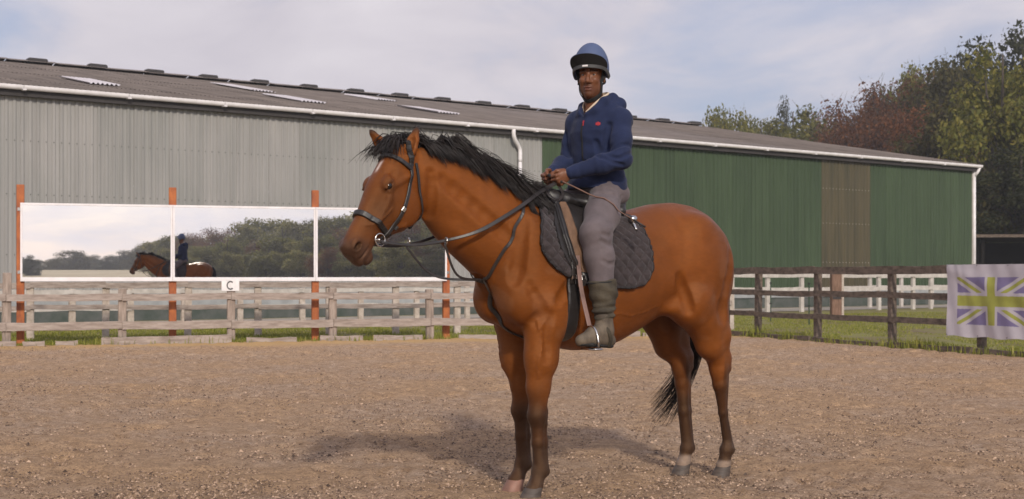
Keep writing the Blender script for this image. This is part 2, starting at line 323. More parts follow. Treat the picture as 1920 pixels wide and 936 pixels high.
def build_sand():
    A = ML + MD * (-11) ; B = FR; NRt = FR + RD * 38; NLt = A + RD * 38
    u = np.linspace(0, 1, 900); v = np.concatenate([np.linspace(0, 0.5, 260)[:-1], np.linspace(0.5, 0.62, 110)[:-1], np.linspace(0.62, 1, 40)])
    U, W = np.meshgrid(u, v, indexing='ij')
    P = ((A[None, None] * (1 - U[..., None]) + B * U[..., None]) * (1 - W[..., None]) + (NLt * (1 - U[..., None]) + NRt * U[..., None]) * W[..., None])
    X, Y = P[..., 0], P[..., 1]
    Z = (vnoise(X * 0.9, Y * 0.9, 1) - 0.5) * 0.025 + (vnoise(X * 3.1, Y * 3.1, 2) - 0.5) * 0.022 + (vnoise(X * 8, Y * 8, 3) - 0.5) * 0.028 + (vnoise(X * 19, Y * 19, 4) - 0.5) * 0.018
    # hoof prints and scuffs
    for i in range(800):
        cx, cy = rng.uniform(-9, 9), rng.uniform(7, 24); r = rng.uniform(0.06, 0.14)
        m = (np.abs(X - cx) < 0.5) & (np.abs(Y - cy) < 0.5)
        if not m.any(): continue
        d = np.hypot((X[m] - cx) * rng.uniform(.8, 1.2), Y[m] - cy) / r
        Z[m] += -0.042 * np.exp(-d ** 2 * 1.2) + 0.018 * np.exp(-((d - 1.5) ** 2) * 4)
    I = np.arange(X.size).reshape(X.shape); q = np.stack([I[:-1, :-1], I[:-1, 1:], I[1:, 1:], I[1:, :-1]], -1).reshape(-1, 4)
    tag(obj('arena_sand', mesh_np('arena_sand', np.stack([X, Y, Z], -1).reshape(-1, 3), q[:, ::-1], True), M['sand']), kind='structure')
    # loose clods and fibre lying on the sand
    n = 70000; D = 7 * (1 + rng.random(n) ** 1.5 * 2.4); x = rng.uniform(-0.42, 0.42, n) * D; ok = ((np.stack([x, D], 1) - FR) @ RN < -0.2) & ((np.stack([x, D], 1) - ML) @ MN < -0.3); x, D = x[ok], D[ok]; n = len(x)
    s = rng.uniform(0.003, 0.0085, n) * (1 + 1.0 * (rng.random(n) > 0.96)); base = np.array([(1, 0, -.3), (-.5, .87, -.3), (-.5, -.87, -.3), (0, 0, 0.8)])
    an = rng.uniform(0, 6.28, n); V = base[None] * s[:, None, None]; V = np.stack([V[..., 0] * np.cos(an)[:, None] * 1.6 - V[..., 1] * np.sin(an)[:, None], V[..., 0] * np.sin(an)[:, None] * 1.6 + V[..., 1] * np.cos(an)[:, None], V[..., 2]], -1)
    V += np.stack([x, D, np.full(n, 0.006)], -1)[:, None]; t = np.array([(0, 1, 3), (1, 2, 3), (2, 0, 3)])[None] + 4 * np.arange(n)[:, None, None]
    tag(obj('sand_clods', mesh_np('sand_clods', V.reshape(-1, 3), t.reshape(-1, 3)), M['clod']), 'small loose clods and fibre scattered over the arena sand', 'sand', kind='stuff')
build_sand()

def strip(name, A, d, nrm, t0, t1, o0, o1, z, mat):
    n = 60; t = np.linspace(t0, t1, n); V = []
    for i, tt in enumerate(t):
        w0 = 0.25 * (vnoise(np.array([tt * 0.8]), np.array([1.0]), 9)[0] - 0.5); w1 = 0.5 * (vnoise(np.array([tt * 0.8]), np.array([5.0]), 9)[0] - 0.5)
        for o in (o0 + w0, o1 + w1): p = A + d * tt + nrm * o; V.append((p[0], p[1], z))
    q = [(2*i, 2*i+1, 2*i+3, 2*i+2) for i in range(n - 1)]
    return tag(obj(name, mesh_np(name, V, np.array(q)), mat), kind='structure')
strip('gravel_track', BE, BD, BN, -14, 64, 0.7, 4.2, -0.05, M['gravel'])

# ------------------------------------------------------------------ barn
def build_barn():
    b = empty('barn', (BE[0], BE[1], -0.06), BANG)
    tag(b, 'long grey and green clad riding barn with a brown corrugated roof', 'barn')
    L, W2, H, RZ = 64.5, 18.6, 6.50, 10.15; sw = 1.09; base = 0.78
    # box profile cladding sheet, 5 ribs
    prof = []; 
    for k in range(5):
        x0 = k * sw / 5; prof += [(x0, 0), (x0 + 0.10, 0), (x0 + 0.125, 0.034), (x0 + 0.193, 0.034)]
    prof.append((sw - 0.003, 0.0))
    def sheet_mesh(nm, z0, z1):
        V = []; 
        for (x, y) in prof: V += [(x, y, z0), (x, y, z1)]
        q = [(2*i, 2*i+2, 2*i+3, 2*i+1) for i in range(len(prof) - 1)]
        V += [(x, y - 0.004, z) for (x, y) in prof for z in (z0, z1)]; n = 2 * len(prof)
        q += [(n+2*i+1, n+2*i+3, n+2*i+2, n+2*i) for i in range(len(prof) - 1)]
        return mesh_np(nm, V, np.array(q)[:, ::-1])
    meshes = {k: sheet_mesh('cladding_sheet_' + k, base, H) for k in ('grey', 'green', 'brown')}
    for k in meshes: meshes[k].materials.append(M['clad_' + k])
    sc = MB()
    for k in range(5): 
        for z in (1.9, 3.6, 5.1): sc.box((k * sw / 5 + 0.145, 0.034, z), (k * sw / 5 + 0.172, 0.046, z + 0.03))
    scm = sc.mesh('fixing_screws'); scm.materials.append(M['screw'])
    scl = sc.mesh('fixing_screws_pale'); scl.materials.append(M['white_paint'])
    for i in range(59):
        k = 'brown' if i in (7, 8, 9) else ('green' if i < 24 else 'grey')
        o = obj('cladding_sheet', meshes[k], None, b, (i * sw, 0.0015 * (i % 2) + random.uniform(-0.004, 0.004), 0))
        if k == 'brown': o['label'] = 'brown stained translucent wall sheet'; tag(obj('fixing_screws', scl, None, o), kind='stuff')
        elif k == 'grey': tag(obj('fixing_screws', scm, None, o), kind='stuff')
    MB().box((0, -0.22, 0), (L, 0.02, 0.42)).build('plinth', M['plinth'], b)
    MB().box((0, -0.22, 0.42), (L, 0.07, base - 0.004)).build('plinth_ledge', M['ledge'], b)
    # end walls and back
    for nm, x in (('end_wall', 0.0), ('end_wall', L)):
        V = [(x, -0.05, 0), (x, -2*W2, 0), (x, -2*W2, H), (x, -W2, RZ - 0.1), (x, -0.05, H)]
        me = bpy.data.meshes.new(nm); me.from_pydata([Vector(v) for v in V], [], [(0, 1, 2, 3, 4)]); me.update(); obj(nm, me, M['clad_green'] if x == 0 else M['clad_grey'], b)
    MB().box((0, -2*W2 - 0.02, 0), (L, -2*W2, H)).build('back_wall', M['clad_grey'], b)
    # corrugated roof in lapped courses
    pitch = 0.146; nx = int((L + 0.5) / pitch * 4); xs = np.linspace(-0.25, L + 0.25, nx)
    slope = (RZ - H - 0.08) / (W2 + 0.35)
    for side in (1, -1):
        V = []; q = []; n0 = 0
        for c in range(7):
            y0 = 0.35 - c * (W2 + 0.35) / 7; y1 = 0.35 - (c + 1) * (W2 + 0.35) / 7 - (0.12 if c < 6 else 0)
            wave = 0.03 * np.sin(xs * 2 * math.pi / pitch) + 0.02 * (vnoise(xs * 0.25, np.full_like(xs, c * 1.0), 11) - 0.5)
            for e, y in enumerate((y0, y1)):
                z = H + 0.12 + (0.35 - y) * slope + wave + (0.010 if e == 0 else 0.0)
                yy = y if side == 1 else -2 * W2 - y
                V.append(np.stack([xs, np.full_like(xs, yy), z], -1))
            I = np.arange(nx - 1) + n0; qq = np.stack([I, I + 1, I + 1 + nx, I + nx], -1); q.append(qq if side == -1 else qq[:, ::-1]); n0 += 2 * nx
        obj('roof_slope', mesh_np('roof_slope', np.concatenate(V), np.concatenate(q), False), M['roof'], b)
    # rooflights: (x along, from, to) metres up the slope
    for (x, w0, w1) in ((40.6, 3.2, 6.2), (31.9, 9.8, 13.8), (33.0, 3.6, 6.8), (24.8, 12.2, 15.2), (26.9, 4.2, 7.2), (48.5, 3.4, 6.4)):
        xs2 = np.arange(x, x + 1.03, pitch / 6); V = []
        for wv in (w0, w1):
            z = H + 0.12 + (0.35 + wv) * slope + 0.03 * np.sin(xs2 * 2 * math.pi / pitch) + 0.085; V.append(np.stack([xs2, np.full_like(xs2, -wv), z], -1))
        n = len(xs2); I = np.arange(n - 1); obj('rooflight', mesh_np('rooflight', np.concatenate(V), np.stack([I + n, I + 1 + n, I + 1, I], -1)), M['rooflight'], b)
    # ridge capping and vents
    rc = MB()
    for k in range(0, 65, 2):
        V = [(k-0.2, -W2+0.45, RZ+0.10), (k-0.2, -W2, RZ+0.22), (k-0.2, -W2-0.45, RZ+0.10)]; V += [(x+1.98, y, z-0.02) for x, y, z in V]; rc.add(V, [(0, 3, 4, 1), (1, 4, 5, 2)])
    rc.build('ridge_capping', M['roof'], b)
    for k in range(25):
        x = 2.55 * k + 0.3; MB().bbox((x - 0.40, -W2 - 0.25, RZ + 0.08), (x + 0.40, -W2 + 0.25, RZ + 0.29), 0.05).build('ridge_vent', M['ridge'], b)
    # fascia, gutter, downpipe, corner trim
    MB().box((-0.2, 0.06, H - 0.16), (L, 0.20, H + 0.055)).build('fascia', M['ridge'], b)
    g = MB(); aa = np.linspace(math.pi, 2 * math.pi, 9); pr = [(0.30 + 0.085 * math.cos(a), H + 0.10 + 0.10 * math.sin(a)) for a in aa]
    pr = [(0.215, H + 0.14)] + pr + [(0.385, H + 0.13)]
    for s0 in np.arange(-0.3, L, 3.0):
        V = [(s0, y, z) for y, z in pr] + [(s0 + 2.99, y, z - 0.0) for y, z in pr]; m_ = len(pr); g.add(V, [(i, i+1, m_+i+1, m_+i) for i in range(m_-1)])
        g.box((s0 + 2.92, 0.20, H - 0.012), (s0 + 3.02, 0.395, H + 0.02))
    g.build('gutter', M['white_pvc'], b)
    x = 27.25
    MB().tube(spline([(x + 0.42, 0.30, H + 0.02), (x + 0.42, 0.30, H - 0.18), (x + 0.30, 0.24, H - 0.36), (x + 0.06, 0.13, H - 0.58), (x, 0.12, H - 0.75), (x, 0.12, H - 1.1)], 16), 0.075, 10).tube([(x, 0.12, H - 1.08), (x, 0.12, 0.1)], 0.068, 10).build('downpipe', M['white_pvc'], b, True)
    MB().tube([(-0.06, 0.06, H - 0.05), (-0.06, 0.06, 0.1)], 0.075, 10).tube([(-0.2, 0.28, H + 0.05), (-0.12, 0.2, H - 0.2), (-0.06, 0.06, H - 0.4)], 0.07, 10).build('downpipe', M['white_pvc'], b, True)
    MB().box((-0.05, -0.05, base), (0.05, 0.045, H)).build('corner_trim', M['white_paint'], b)
build_barn()

# low dark shed beyond the barn's right end
def build_shed():
    x0, y0 = 0.3448 * 72, 72.0
    s = empty('shed', (x0 + 0.4, y0, -0.06), math.radians(-8)); tag(s, 'low dark open-fronted shed past the right end of the barn', 'shed')
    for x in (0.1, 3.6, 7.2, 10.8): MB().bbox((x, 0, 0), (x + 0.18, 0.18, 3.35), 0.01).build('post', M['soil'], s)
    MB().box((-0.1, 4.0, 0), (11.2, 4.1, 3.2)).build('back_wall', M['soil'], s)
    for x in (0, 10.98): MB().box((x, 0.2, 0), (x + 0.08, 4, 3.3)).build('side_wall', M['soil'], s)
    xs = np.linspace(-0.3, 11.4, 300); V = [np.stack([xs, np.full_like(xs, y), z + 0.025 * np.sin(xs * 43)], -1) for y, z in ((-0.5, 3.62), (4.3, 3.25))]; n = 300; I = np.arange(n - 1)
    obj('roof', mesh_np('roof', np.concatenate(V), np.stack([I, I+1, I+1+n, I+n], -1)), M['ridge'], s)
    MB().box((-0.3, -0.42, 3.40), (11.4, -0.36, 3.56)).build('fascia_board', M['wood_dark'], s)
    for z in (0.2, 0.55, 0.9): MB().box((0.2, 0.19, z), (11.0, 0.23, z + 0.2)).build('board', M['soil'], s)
build_shed()

# ------------------------------------------------------------------ fences
def post(parent, x, y, zt, wd=0.12, dp=0.10, rot=0.0, mat='wood_post', z0=-0.15, name='post', lean=None):
    mb = MB(); hw, hd = wd / 2, dp / 2
    mb.bbox((-hw, -hd, z0), (hw, hd, zt), 0.012)
    o = mb.build(name, M[mat], parent, loc=(x, y, 0), rot=(random.uniform(-.012, .012), random.uniform(-.015, .015), rot) if lean is None else (*lean, rot)); return o
def rail(parent, A, B, z0, z1, hh=0.13, th=0.04, mat='wood_grey', name='rail'):
    A = np.array(A, float); B = np.array(B, float); L = np.linalg.norm(B - A); n = 7; mb = MB(); V = []
    for i in range(n):
        t = i / (n - 1); sag = -0.012 * math.sin(math.pi * t) * random.uniform(0.5, 1.2); h = hh / 2 * random.uniform(0.93, 1.05)
        for dy, dz in ((-th/2, -h), (th/2, -h), (th/2, h), (-th/2, h)): V.append((t * L, dy, sag + dz + random.uniform(-.004, .004)))
    q = [(4*i+j, 4*i+(j+1) % 4, 4*(i+1)+(j+1) % 4, 4*(i+1)+j) for i in range(n-1) for j in range(4)] + [(3, 2, 1, 0), (4*n-4, 4*n-3, 4*n-2, 4*n-1)]
    o = mb.add(V, np.array(q)[:, ::-1]).build(name, M[mat], parent)
    o.location = (A[0], A[1], z0); o.rotation_euler = (0, -math.atan2(z1 - z0, L), math.atan2(B[1] - A[1], B[0] - A[0])); return o
MANG = math.atan2(MD[1], MD[0]); RANG = math.atan2(RD[1], RD[0])

def build_front_fence():
    f = empty('post_and_rail_fence', on_mirror(0)); f.location = (0, 0, 0)
    tag(f, 'weathered grey two-rail arena fence in front of the mirrors', 'fence')
    off = -0.17
    ms = [hit(p, ML + MN * off, MD) for p in (12, 229, 433, 624, 806)]
    ms = [ms[0] - 4.4, ms[0] - 2.2] + ms + [ms[-1] + 2.15, ms[-1] + 4.3, ms[-1] + 6.4]
    for i, m in enumerate(ms):
        p = ML + MD * m + MN * (off + 0.0); post(f, p[0], p[1], 1.32 if i == 2 else random.uniform(0.98, 1.03), 0.15, 0.11, MANG)
    for zc, hh in ((0.875, 0.125), (0.345, 0.15)):
        for a, b2 in zip(ms[:-1], ms[1:]):
            A = ML + MD * (a + 0.005) + MN * (off - 0.078); B = ML + MD * (b2 - 0.005) + MN * (off - 0.078)
            rail(f, A, B, zc + random.uniform(-.015, .015), zc + random.uniform(-.015, .015), hh)
    for (pa, pb, zt) in ((-150, 30, .10), (42, 84, .07), (104, 146, .07), (190, 434, .13), (462, 556, .09), (600, 680, .11), (700, 792, .10), (860, 1000, .09), (1010, 1200, .09), (1205, 1350, .08)):
        a = hit(pa, ML + MN * (off - 0.14), MD); c = hit(pb, ML + MN * (off - 0.14), MD)
        A = ML + MD * a + MN * (off - 0.14); B = ML + MD * c + MN * (off - 0.14); rail(f, A, B, zt - 0.09, zt - 0.09 + random.uniform(-.02, .02), 0.2, 0.045, name='kickboard')
build_front_fence()

def build_right_fence():
    f = empty('post_and_rail_fence', (0, 0, 0)); tag(f, 'dark brown three-rail arena fence on the right carrying the banner', 'fence')
    ts = [hit(p, FR, RD) for p in (1362, 1421, 1533, 1673, 1841)]; ts += [ts[-1] + 2.1 * k for k in range(1, 8)]
    for t in ts: p = FR + RD * t; post(f, p[0], p[1], 1.40, 0.11, 0.13, RANG, 'wood_dark')
    for zc, hh in ((1.37, 0.14), (0.93, 0.11), (0.49, 0.105)):
        for a, c in zip(ts[:-1], ts[1:]):
            A = FR + RD * (a + .004) - RN * 0.085; B = FR + RD * (c - .004) - RN * 0.085; rail(f, A, B, zc + random.uniform(-.012, .012), zc + random.uniform(-.012, .012), hh, mat='wood_dark')
    for i, (a, c) in enumerate(zip(ts[:-1], ts[1:])):
        A = FR + RD * (a + .05) - RN * 0.15; B = FR + RD * (c - .05) - RN * 0.15; rail(f, A, B, 0.0, random.uniform(-.03, .02), 0.2, 0.05, mat='wood_dark', name='kickboard')
build_right_fence()

def paddock_fence(label, A, d, pts, zt, rails, wd, dp, mp, mr, base=-0.15, group=None):
    f = empty('paddock_fence', (0, 0, 0)); tag(f, label, 'fence'); ang = math.atan2(d[1], d[0]); nn = np.array([-d[1], d[0]])
    for m in pts: p = A + d * m; post(f, p[0], p[1], zt + random.uniform(-.03, .04), wd, dp, ang, mp, base)
    for zc, hh in rails:
        for a, c in zip(pts[:-1], pts[1:]):
            rail(f, A + d * a - nn * (dp / 2 + .02), A + d * c - nn * (dp / 2 + .02), zc + random.uniform(-.02, .02), zc + random.uniform(-.02, .02), hh, 0.035, mr)
    return f
A2 = ML + MN * 3.6
paddock_fence('pale weathered paddock fence just behind the mirror posts', A2, MD, [hit(p, A2, MD) for p in (-250, -95, 57, 198, 352, 484, 617, 742, 857, 965, 1070, 1175, 1275, 1370)], 1.10, ((1.07, 0.12), (0.60, 0.10)), 0.15, 0.10, 'wood_pale', 'wood_grey')
A3 = BE + BN * 5.2
D3 = -BD
paddock_fence('whitish two-rail fence along the gravel track before the grey barn wall', A3, D3, [hit(p, A3, D3) for p in (-120, 10, 135, 245, 345, 450, 567, 676, 781, 876, 968, 1060, 1150)], 0.95, ((0.86, 0.11), (0.45, 0.10)), 0.16, 0.10, 'wood_pale', 'white_paint')
A4 = BE + BN * 5.2
paddock_fence('white two-rail fence along the track before the green barn wall', A4, D3, [hit(p, A4, D3) for p in (1235, 1305, 1372, 1439, 1503, 1570, 1648, 1712, 1745, 1800, 1850)], 1.42, ((1.30, 0.16), (0.78, 0.14)), 0.17, 0.12, 'white_paint', 'white_paint')
A5 = BE + BN * 2.2
paddock_fence('far white two-rail fence close to the green barn wall', A5, D3, [hit(p, A5, D3) for p in (1560, 1631, 1690, 1747, 1800)], 1.40, ((1.27, 0.14), (0.80, 0.13)), 0.17, 0.12, 'white_paint', 'white_paint')

gp = empty('gate_post', ((1567 - 960) / FPX * 41, 41, 0)); tag(gp, 'thick reddish-brown timber post standing alone in the right paddock', 'post')
mbp = MB(); mbp.bbox((-0.15, -0.14, -0.15), (0.15, 0.14, 1.40), 0.02); mbp.build('shaft', M['wood_red'], gp)
MB().bbox((-0.13, -0.155, 0.55), (0.13, -0.142, 0.62), 0.003).build('iron_strap', M['ridge'], gp)
MB().bbox((0.155, -0.1, -0.1), (0.23, 0.06, 1.34), 0.01).build('side_post', M['wood_pale'], gp)
for px, py, D in ((1445, 582, 39), (1517, 588, 36)):
    st = empty('electric_fence_stake', ((px - 960) / FPX * D, D, -0.06)); tag(st, 'thin dark green fence stake %s' % ('nearer the horse, between the first two brown posts' if px < 1500 else 'just left of the second full brown post'), 'stake')
    MB().tube([(0, 0, 0), (0, 0, 1.15)], 0.018, 6).build('rod', M['stake'], st)
    k = MB()
    for z in (0.5, 0.8, 1.1): k.box((-0.03, -0.025, z), (0.03, 0.025, z + 0.035))
    k.build('insulator', M['rubber'], st)

# ------------------------------------------------------------------ arena mirrors
MP = [hit(p, ML, MD) for p in (38, 324, 592, 838)]
for i, m in enumerate(MP):
    p = ML + MD * m + MN * 0.075; nm = ('far left', 'left of the letter C', 'nearest the horse muzzle', 'behind the horse reins')[i]
    o = empty('mirror_post', (p[0], p[1], 0), MANG); tag(o, 'rusty orange mirror post, ' + ('leftmost of the four' if i == 0 else ('second from the left' if i == 1 else ('third from the left, below the horse muzzle side' if i == 2 else 'rightmost, its lower half below the reins'))), 'post', 'orange mirror posts')
    MB().bbox((-0.068, -0.05, -0.2), (0.068, 0.05, 2.93), 0.008).build('shaft', M['orange'], o)
    MB().bbox((-0.05, -0.06, 1.30), (0.05, -0.051, 1.36), 0.002).build('bracket', M['metal'], o)
    MB().bbox((-0.05, -0.06, 2.45), (0.05, -0.051, 2.51), 0.002).build('bracket', M['metal'], o)
for i in range(3):
    a, c = MP[i], MP[i+1]; p = ML + MD * a; L = c - a
    o = empty('arena_mirror', (p[0], p[1], 1.19), MANG)
    tag(o, ('left arena mirror showing mostly white sky', 'middle arena mirror reflecting the rider and a wooded hill', 'right arena mirror behind the horse head, full of dark trees')[i], 'mirror', 'arena mirrors on orange posts')
    t = random.uniform(-0.002, 0.002)
    mb = MB().box((0.035, -0.012, 0.04), (L - 0.035, 0.012, 1.375)); mb.build('glass', M['mirror'], o)
    fr = [((0, -0.022, 1.365), (L - 0.004, 0.022, 1.405)), ((0, -0.03, -0.03), (L - 0.004, 0.022, 0.045)), ((0, -0.024, 0.046), (0.036, 0.02, 1.364)), ((L - 0.04, -0.024, 0.046), (L - 0.004, 0.02, 1.364))]
    for lo, hi in fr: MB().bbox(lo, hi, 0.004).build('frame_bar', M['white_pvc'], o)
    o.rotation_euler = (math.radians(0.0), 0, MANG)

# letter board
def letter_board():
    m = hit(432, ML + MN * -0.25, MD); p = ML + MD * m + MN * -0.25
    o = empty('letter_board', (p[0], p[1], 0.975), MANG); tag(o, 'small white board with a grey letter C on the arena fence', 'sign')
    MB().bbox((-0.165, -0.012, 0), (0.165, 0.012, 0.215), 0.004).build('panel', M['sign_white'], o)
    mb = MB(); aa = np.linspace(math.radians(48), math.radians(312), 22); V = []; q = []
    for i, a in enumerate(aa):
        for r in (0.058, 0.085): V.append((r * 0.86 * math.cos(a), -0.0145, 0.108 + r * math.sin(a)))
    q = [(2*i, 2*i+1, 2*i+3, 2*i+2) for i in range(21)]; mb.add(V, q).build('letter', M['sign_black'], o)
letter_board()

# ------------------------------------------------------------------ banner
def build_banner():
    FB = FR - RN * 0.135; t0 = hit(1778, FB, RD); A = FB + RD * t0
    o = empty('banner', (A[0], A[1], 0), RANG); tag(o, 'white banner with a purple and green union flag tied to the right fence', 'banner')
    z0, z1 = 0.27, 1.445; nx_, nz_ = 170, 110
    fx0 = hit(1797, FB, RD) - t0; fx1 = 2 * (hit(1861, FB, RD) - t0) - fx0; fz0, fz1 = 0.47, 1.24; L = fx1 + fx0 + 0.03
    def surf(x, z): 
        u = x / L; v = (z - z0) / (z1 - z0)
        y = 0.018 * np.sin(x * 5 + z * 3) * (1 - v) + 0.008 * np.sin(x * 17 + 5 * z) * (1 - v * .5) + 0.014 * np.exp(-((v + u * .5 - .95) / .1) ** 2) + 0.012 * np.exp(-((u - .12 - .12 * (1 - v)) / .03) ** 2) * v
        zz_ = z - 0.02 * np.sin(u * math.pi * 2) * 0 + (0.012 * np.sin(x * 9) - 0.05 * u * 0) * (1 - v)
        return y, zz_
    xs = np.linspace(0, L, nx_); zs = np.linspace(z0, z1, nz_); X, Z = np.meshgrid(xs, zs, indexing='ij'); Y, Z2 = surf(X, Z)
    V = np.stack([X, -Y - 0.02, Z2], -1).reshape(-1, 3); I = np.arange(nx_ * nz_).reshape(nx_, nz_); q = np.stack([I[:-1, :-1], I[1:, :-1], I[1:, 1:], I[:-1, 1:]], -1).reshape(-1, 4)
    me = mesh_np('cloth', V, q, True); me.materials.append(M['banner_white']); me.materials.append(M['banner_purple']); me.materials.append(M['banner_green'])
    # flag print chosen per fine face
    sub = bmesh.new(); sub.from_mesh(me); bmesh.ops.subdivide_edges(sub, edges=sub.edges[:], cuts=1, use_grid_fill=True); sub.to_mesh(me); sub.free()
    n = len(me.polygons); C = np.zeros(n * 3); me.polygons.foreach_get('center', C); C = C.reshape(-1, 3); x, z = C[:, 0], C[:, 2]; W_, H_ = fx1 - fx0, fz1 - fz0
    cx, cz = (fx0 + fx1) / 2, (fz0 + fz1) / 2; dx, dz = x - cx, z - cz; inside = (np.abs(dx) < W_ / 2) & (np.abs(dz) < H_ / 2)
    mi = np.zeros(n, np.int32); mi[inside] = 1; s = H_ / 30
    ang = math.atan2(H_, W_); 
    d1 = np.abs(-dx * math.sin(ang) + dz * math.cos(ang)); d2 = np.abs(dx * math.sin(ang) + dz * math.cos(ang))
    mi[inside & ((d1 < 3.2 * s) | (d2 < 3.2 * s))] = 0
    mi[inside & ((d1 < 1.15 * s) | (d2 < 1.15 * s))] = 2
    mi[inside & ((np.abs(dx) < 5.2 * s) | (np.abs(dz) < 5.2 * s))] = 0
    mi[inside & ((np.abs(dx) < 3.3 * s) | (np.abs(dz) < 3.3 * s))] = 2
    me.polygons.foreach_set('material_index', mi); me.polygons.foreach_set('use_smooth', np.ones(n, bool)); me.update()
    obj('cloth', me, None, o)
    for x in np.linspace(0.02, L - 0.02, 4):
        for z in (z0 + 0.02, z1 - 0.02):
            y = float(surf(np.array([x]), np.array([z]))[0][0]); MB().tube([(x, -y - 0.03, z), (x, 0.1, z + 0.05)], 0.006, 5).build('tie', M['rubber'], o)
build_banner()

# ------------------------------------------------------------------ trees
def make_tree(seed, H, R, leafmat, nleaf=7000, leaf=0.30, low=0.15, twig=0, lobes=34, ragged=0.35):
    r = np.random.default_rng(seed); tr = MB()
    lean = r.uniform(-0.06, 0.06, 2) * H
    tp = spline([(0, 0, -0.3), (lean[0] * .3, lean[1] * .3, H * .3), (lean[0] * .7, lean[1] * .7, H * .6), (lean[0], lean[1], H * .92)], 12)
    tr.tube(tp, np.linspace(H * 0.026, H * 0.004, 12), 7)
    cz, hz = H * (low + (1 - low) / 2), H * (1 - low) / 2
    L = []
    for i in range(lobes):
        d = r.normal(size=3); d /= np.linalg.norm(d); rad = r.uniform(0.35, 1) ** 0.6
        c = np.array([d[0] * R * rad * .85, d[1] * R * rad * .85, cz + d[2] * hz * rad * .86]); taper = 1 - 0.15 * max(0, (c[2] - cz) / hz)
        c[:2] *= taper; L.append((c, R * r.uniform(0.24, 0.42)))
        k = min(int(max(0.1, (c[2] - hz * .35) / H) * 11), 10); p0 = tp[k]
        mid = (p0 + c) / 2 + r.normal(size=3) * R * .06 + np.array([0, 0, -R * 0.04]); tr.tube(spline([p0, mid, c], 6), np.linspace(H * 0.0085, H * 0.0018, 6), 5, False)
        for j in range(twig):
            dd = r.normal(size=3); dd[2] = abs(dd[2]) * .8 + .2; dd /= np.linalg.norm(dd); e = c + dd * R * r.uniform(.25, .5); tr.tube(spline([c, (c + e) / 2 + r.normal(size=3) * .1, e], 4), np.linspace(H * .0018, H * .0006, 4), 3, False)
    wts = np.array([q[1] ** 2 for q in L]); idx = r.choice(lobes, nleaf, p=wts / wts.sum())
    C = np.array([q[0] for q in L])[idx]; S = np.array([q[1] for q in L])[idx]
    d = r.normal(size=(nleaf, 3)); d /= np.linalg.norm(d, axis=1)[:, None]; d[:, 2] *= 0.8
    rad = (r.random(nleaf) ** 0.45) * (1 + ragged * r.normal(size=nleaf) * .35)
    P = C + d * (S * rad)[:, None]; P[:, 2] = np.maximum(P[:, 2], H * low * 0.6)
    nrm = d + r.normal(size=(nleaf, 3)) * 0.7 + np.array([0, 0, .3]); nrm /= np.linalg.norm(nrm, axis=1)[:, None]
    a = np.cross(nrm, r.normal(size=(nleaf, 3))); a /= np.linalg.norm(a, axis=1)[:, None]; b = np.cross(nrm, a)
    s = leaf * r.uniform(0.5, 1.25, nleaf)[:, None]
    V = np.stack([P - a * s, P - b * s * .55 + nrm * s * .12, P + a * s, P + b * s * .55 + nrm * s * .12], 1).reshape(-1, 3); I = 4 * np.arange(nleaf)[:, None]
    t = np.concatenate([I + np.array([[0, 1, 2]]), I + np.array([[0, 2, 3]])])
    cm = mesh_np('crown', V, t); cm.materials.append(M[leafmat]); tm = tr.mesh('trunk', True); tm.materials.append(M['bark'])
    return (tm, cm, H, R)
TV = {
    'yellow': make_tree(1, 16, 5.2, 'leaf_yellow', 15000, 0.22, 0.12, 1, 46),
    'yellow2': make_tree(2, 13, 4.6, 'leaf_yellow', 12000, 0.20, 0.12, 1, 40),
    'copper': make_tree(3, 16, 5.6, 'leaf_copper', 17000, 0.17, 0.06, 8, 50, 0.4),
    'olive': make_tree(4, 17, 5.5, 'leaf_olive', 16000, 0.22, 0.06, 1, 48),
    'dark': make_tree(5, 18, 5.0, 'leaf_dark', 16000, 0.22, 0.05, 0, 48),
    'pale': make_tree(8, 15, 5.4, 'leaf_pale', 12000, 0.26, 0.05, 1, 46),
    'shrub': make_tree(6, 5, 3.4, 'leaf_olive', 7000, 0.15, 0.02, 0, 32),
}
def tree(kind, x, y, top, width, rz, label, group, z=-0.06, name='tree'):
    tm, cm, H, R = TV[kind]; o = empty(name, (x, y, z), rz); s = (top - z) / H; o.scale = (width / (2 * R * 0.92), width / (2 * R * 0.92), s / 0.99)
    tag(o, label, 'tree', group); obj('trunk', tm, None, o); obj('crown', cm, None, o); return o
G1 = 'trees beyond the right end of the barn'
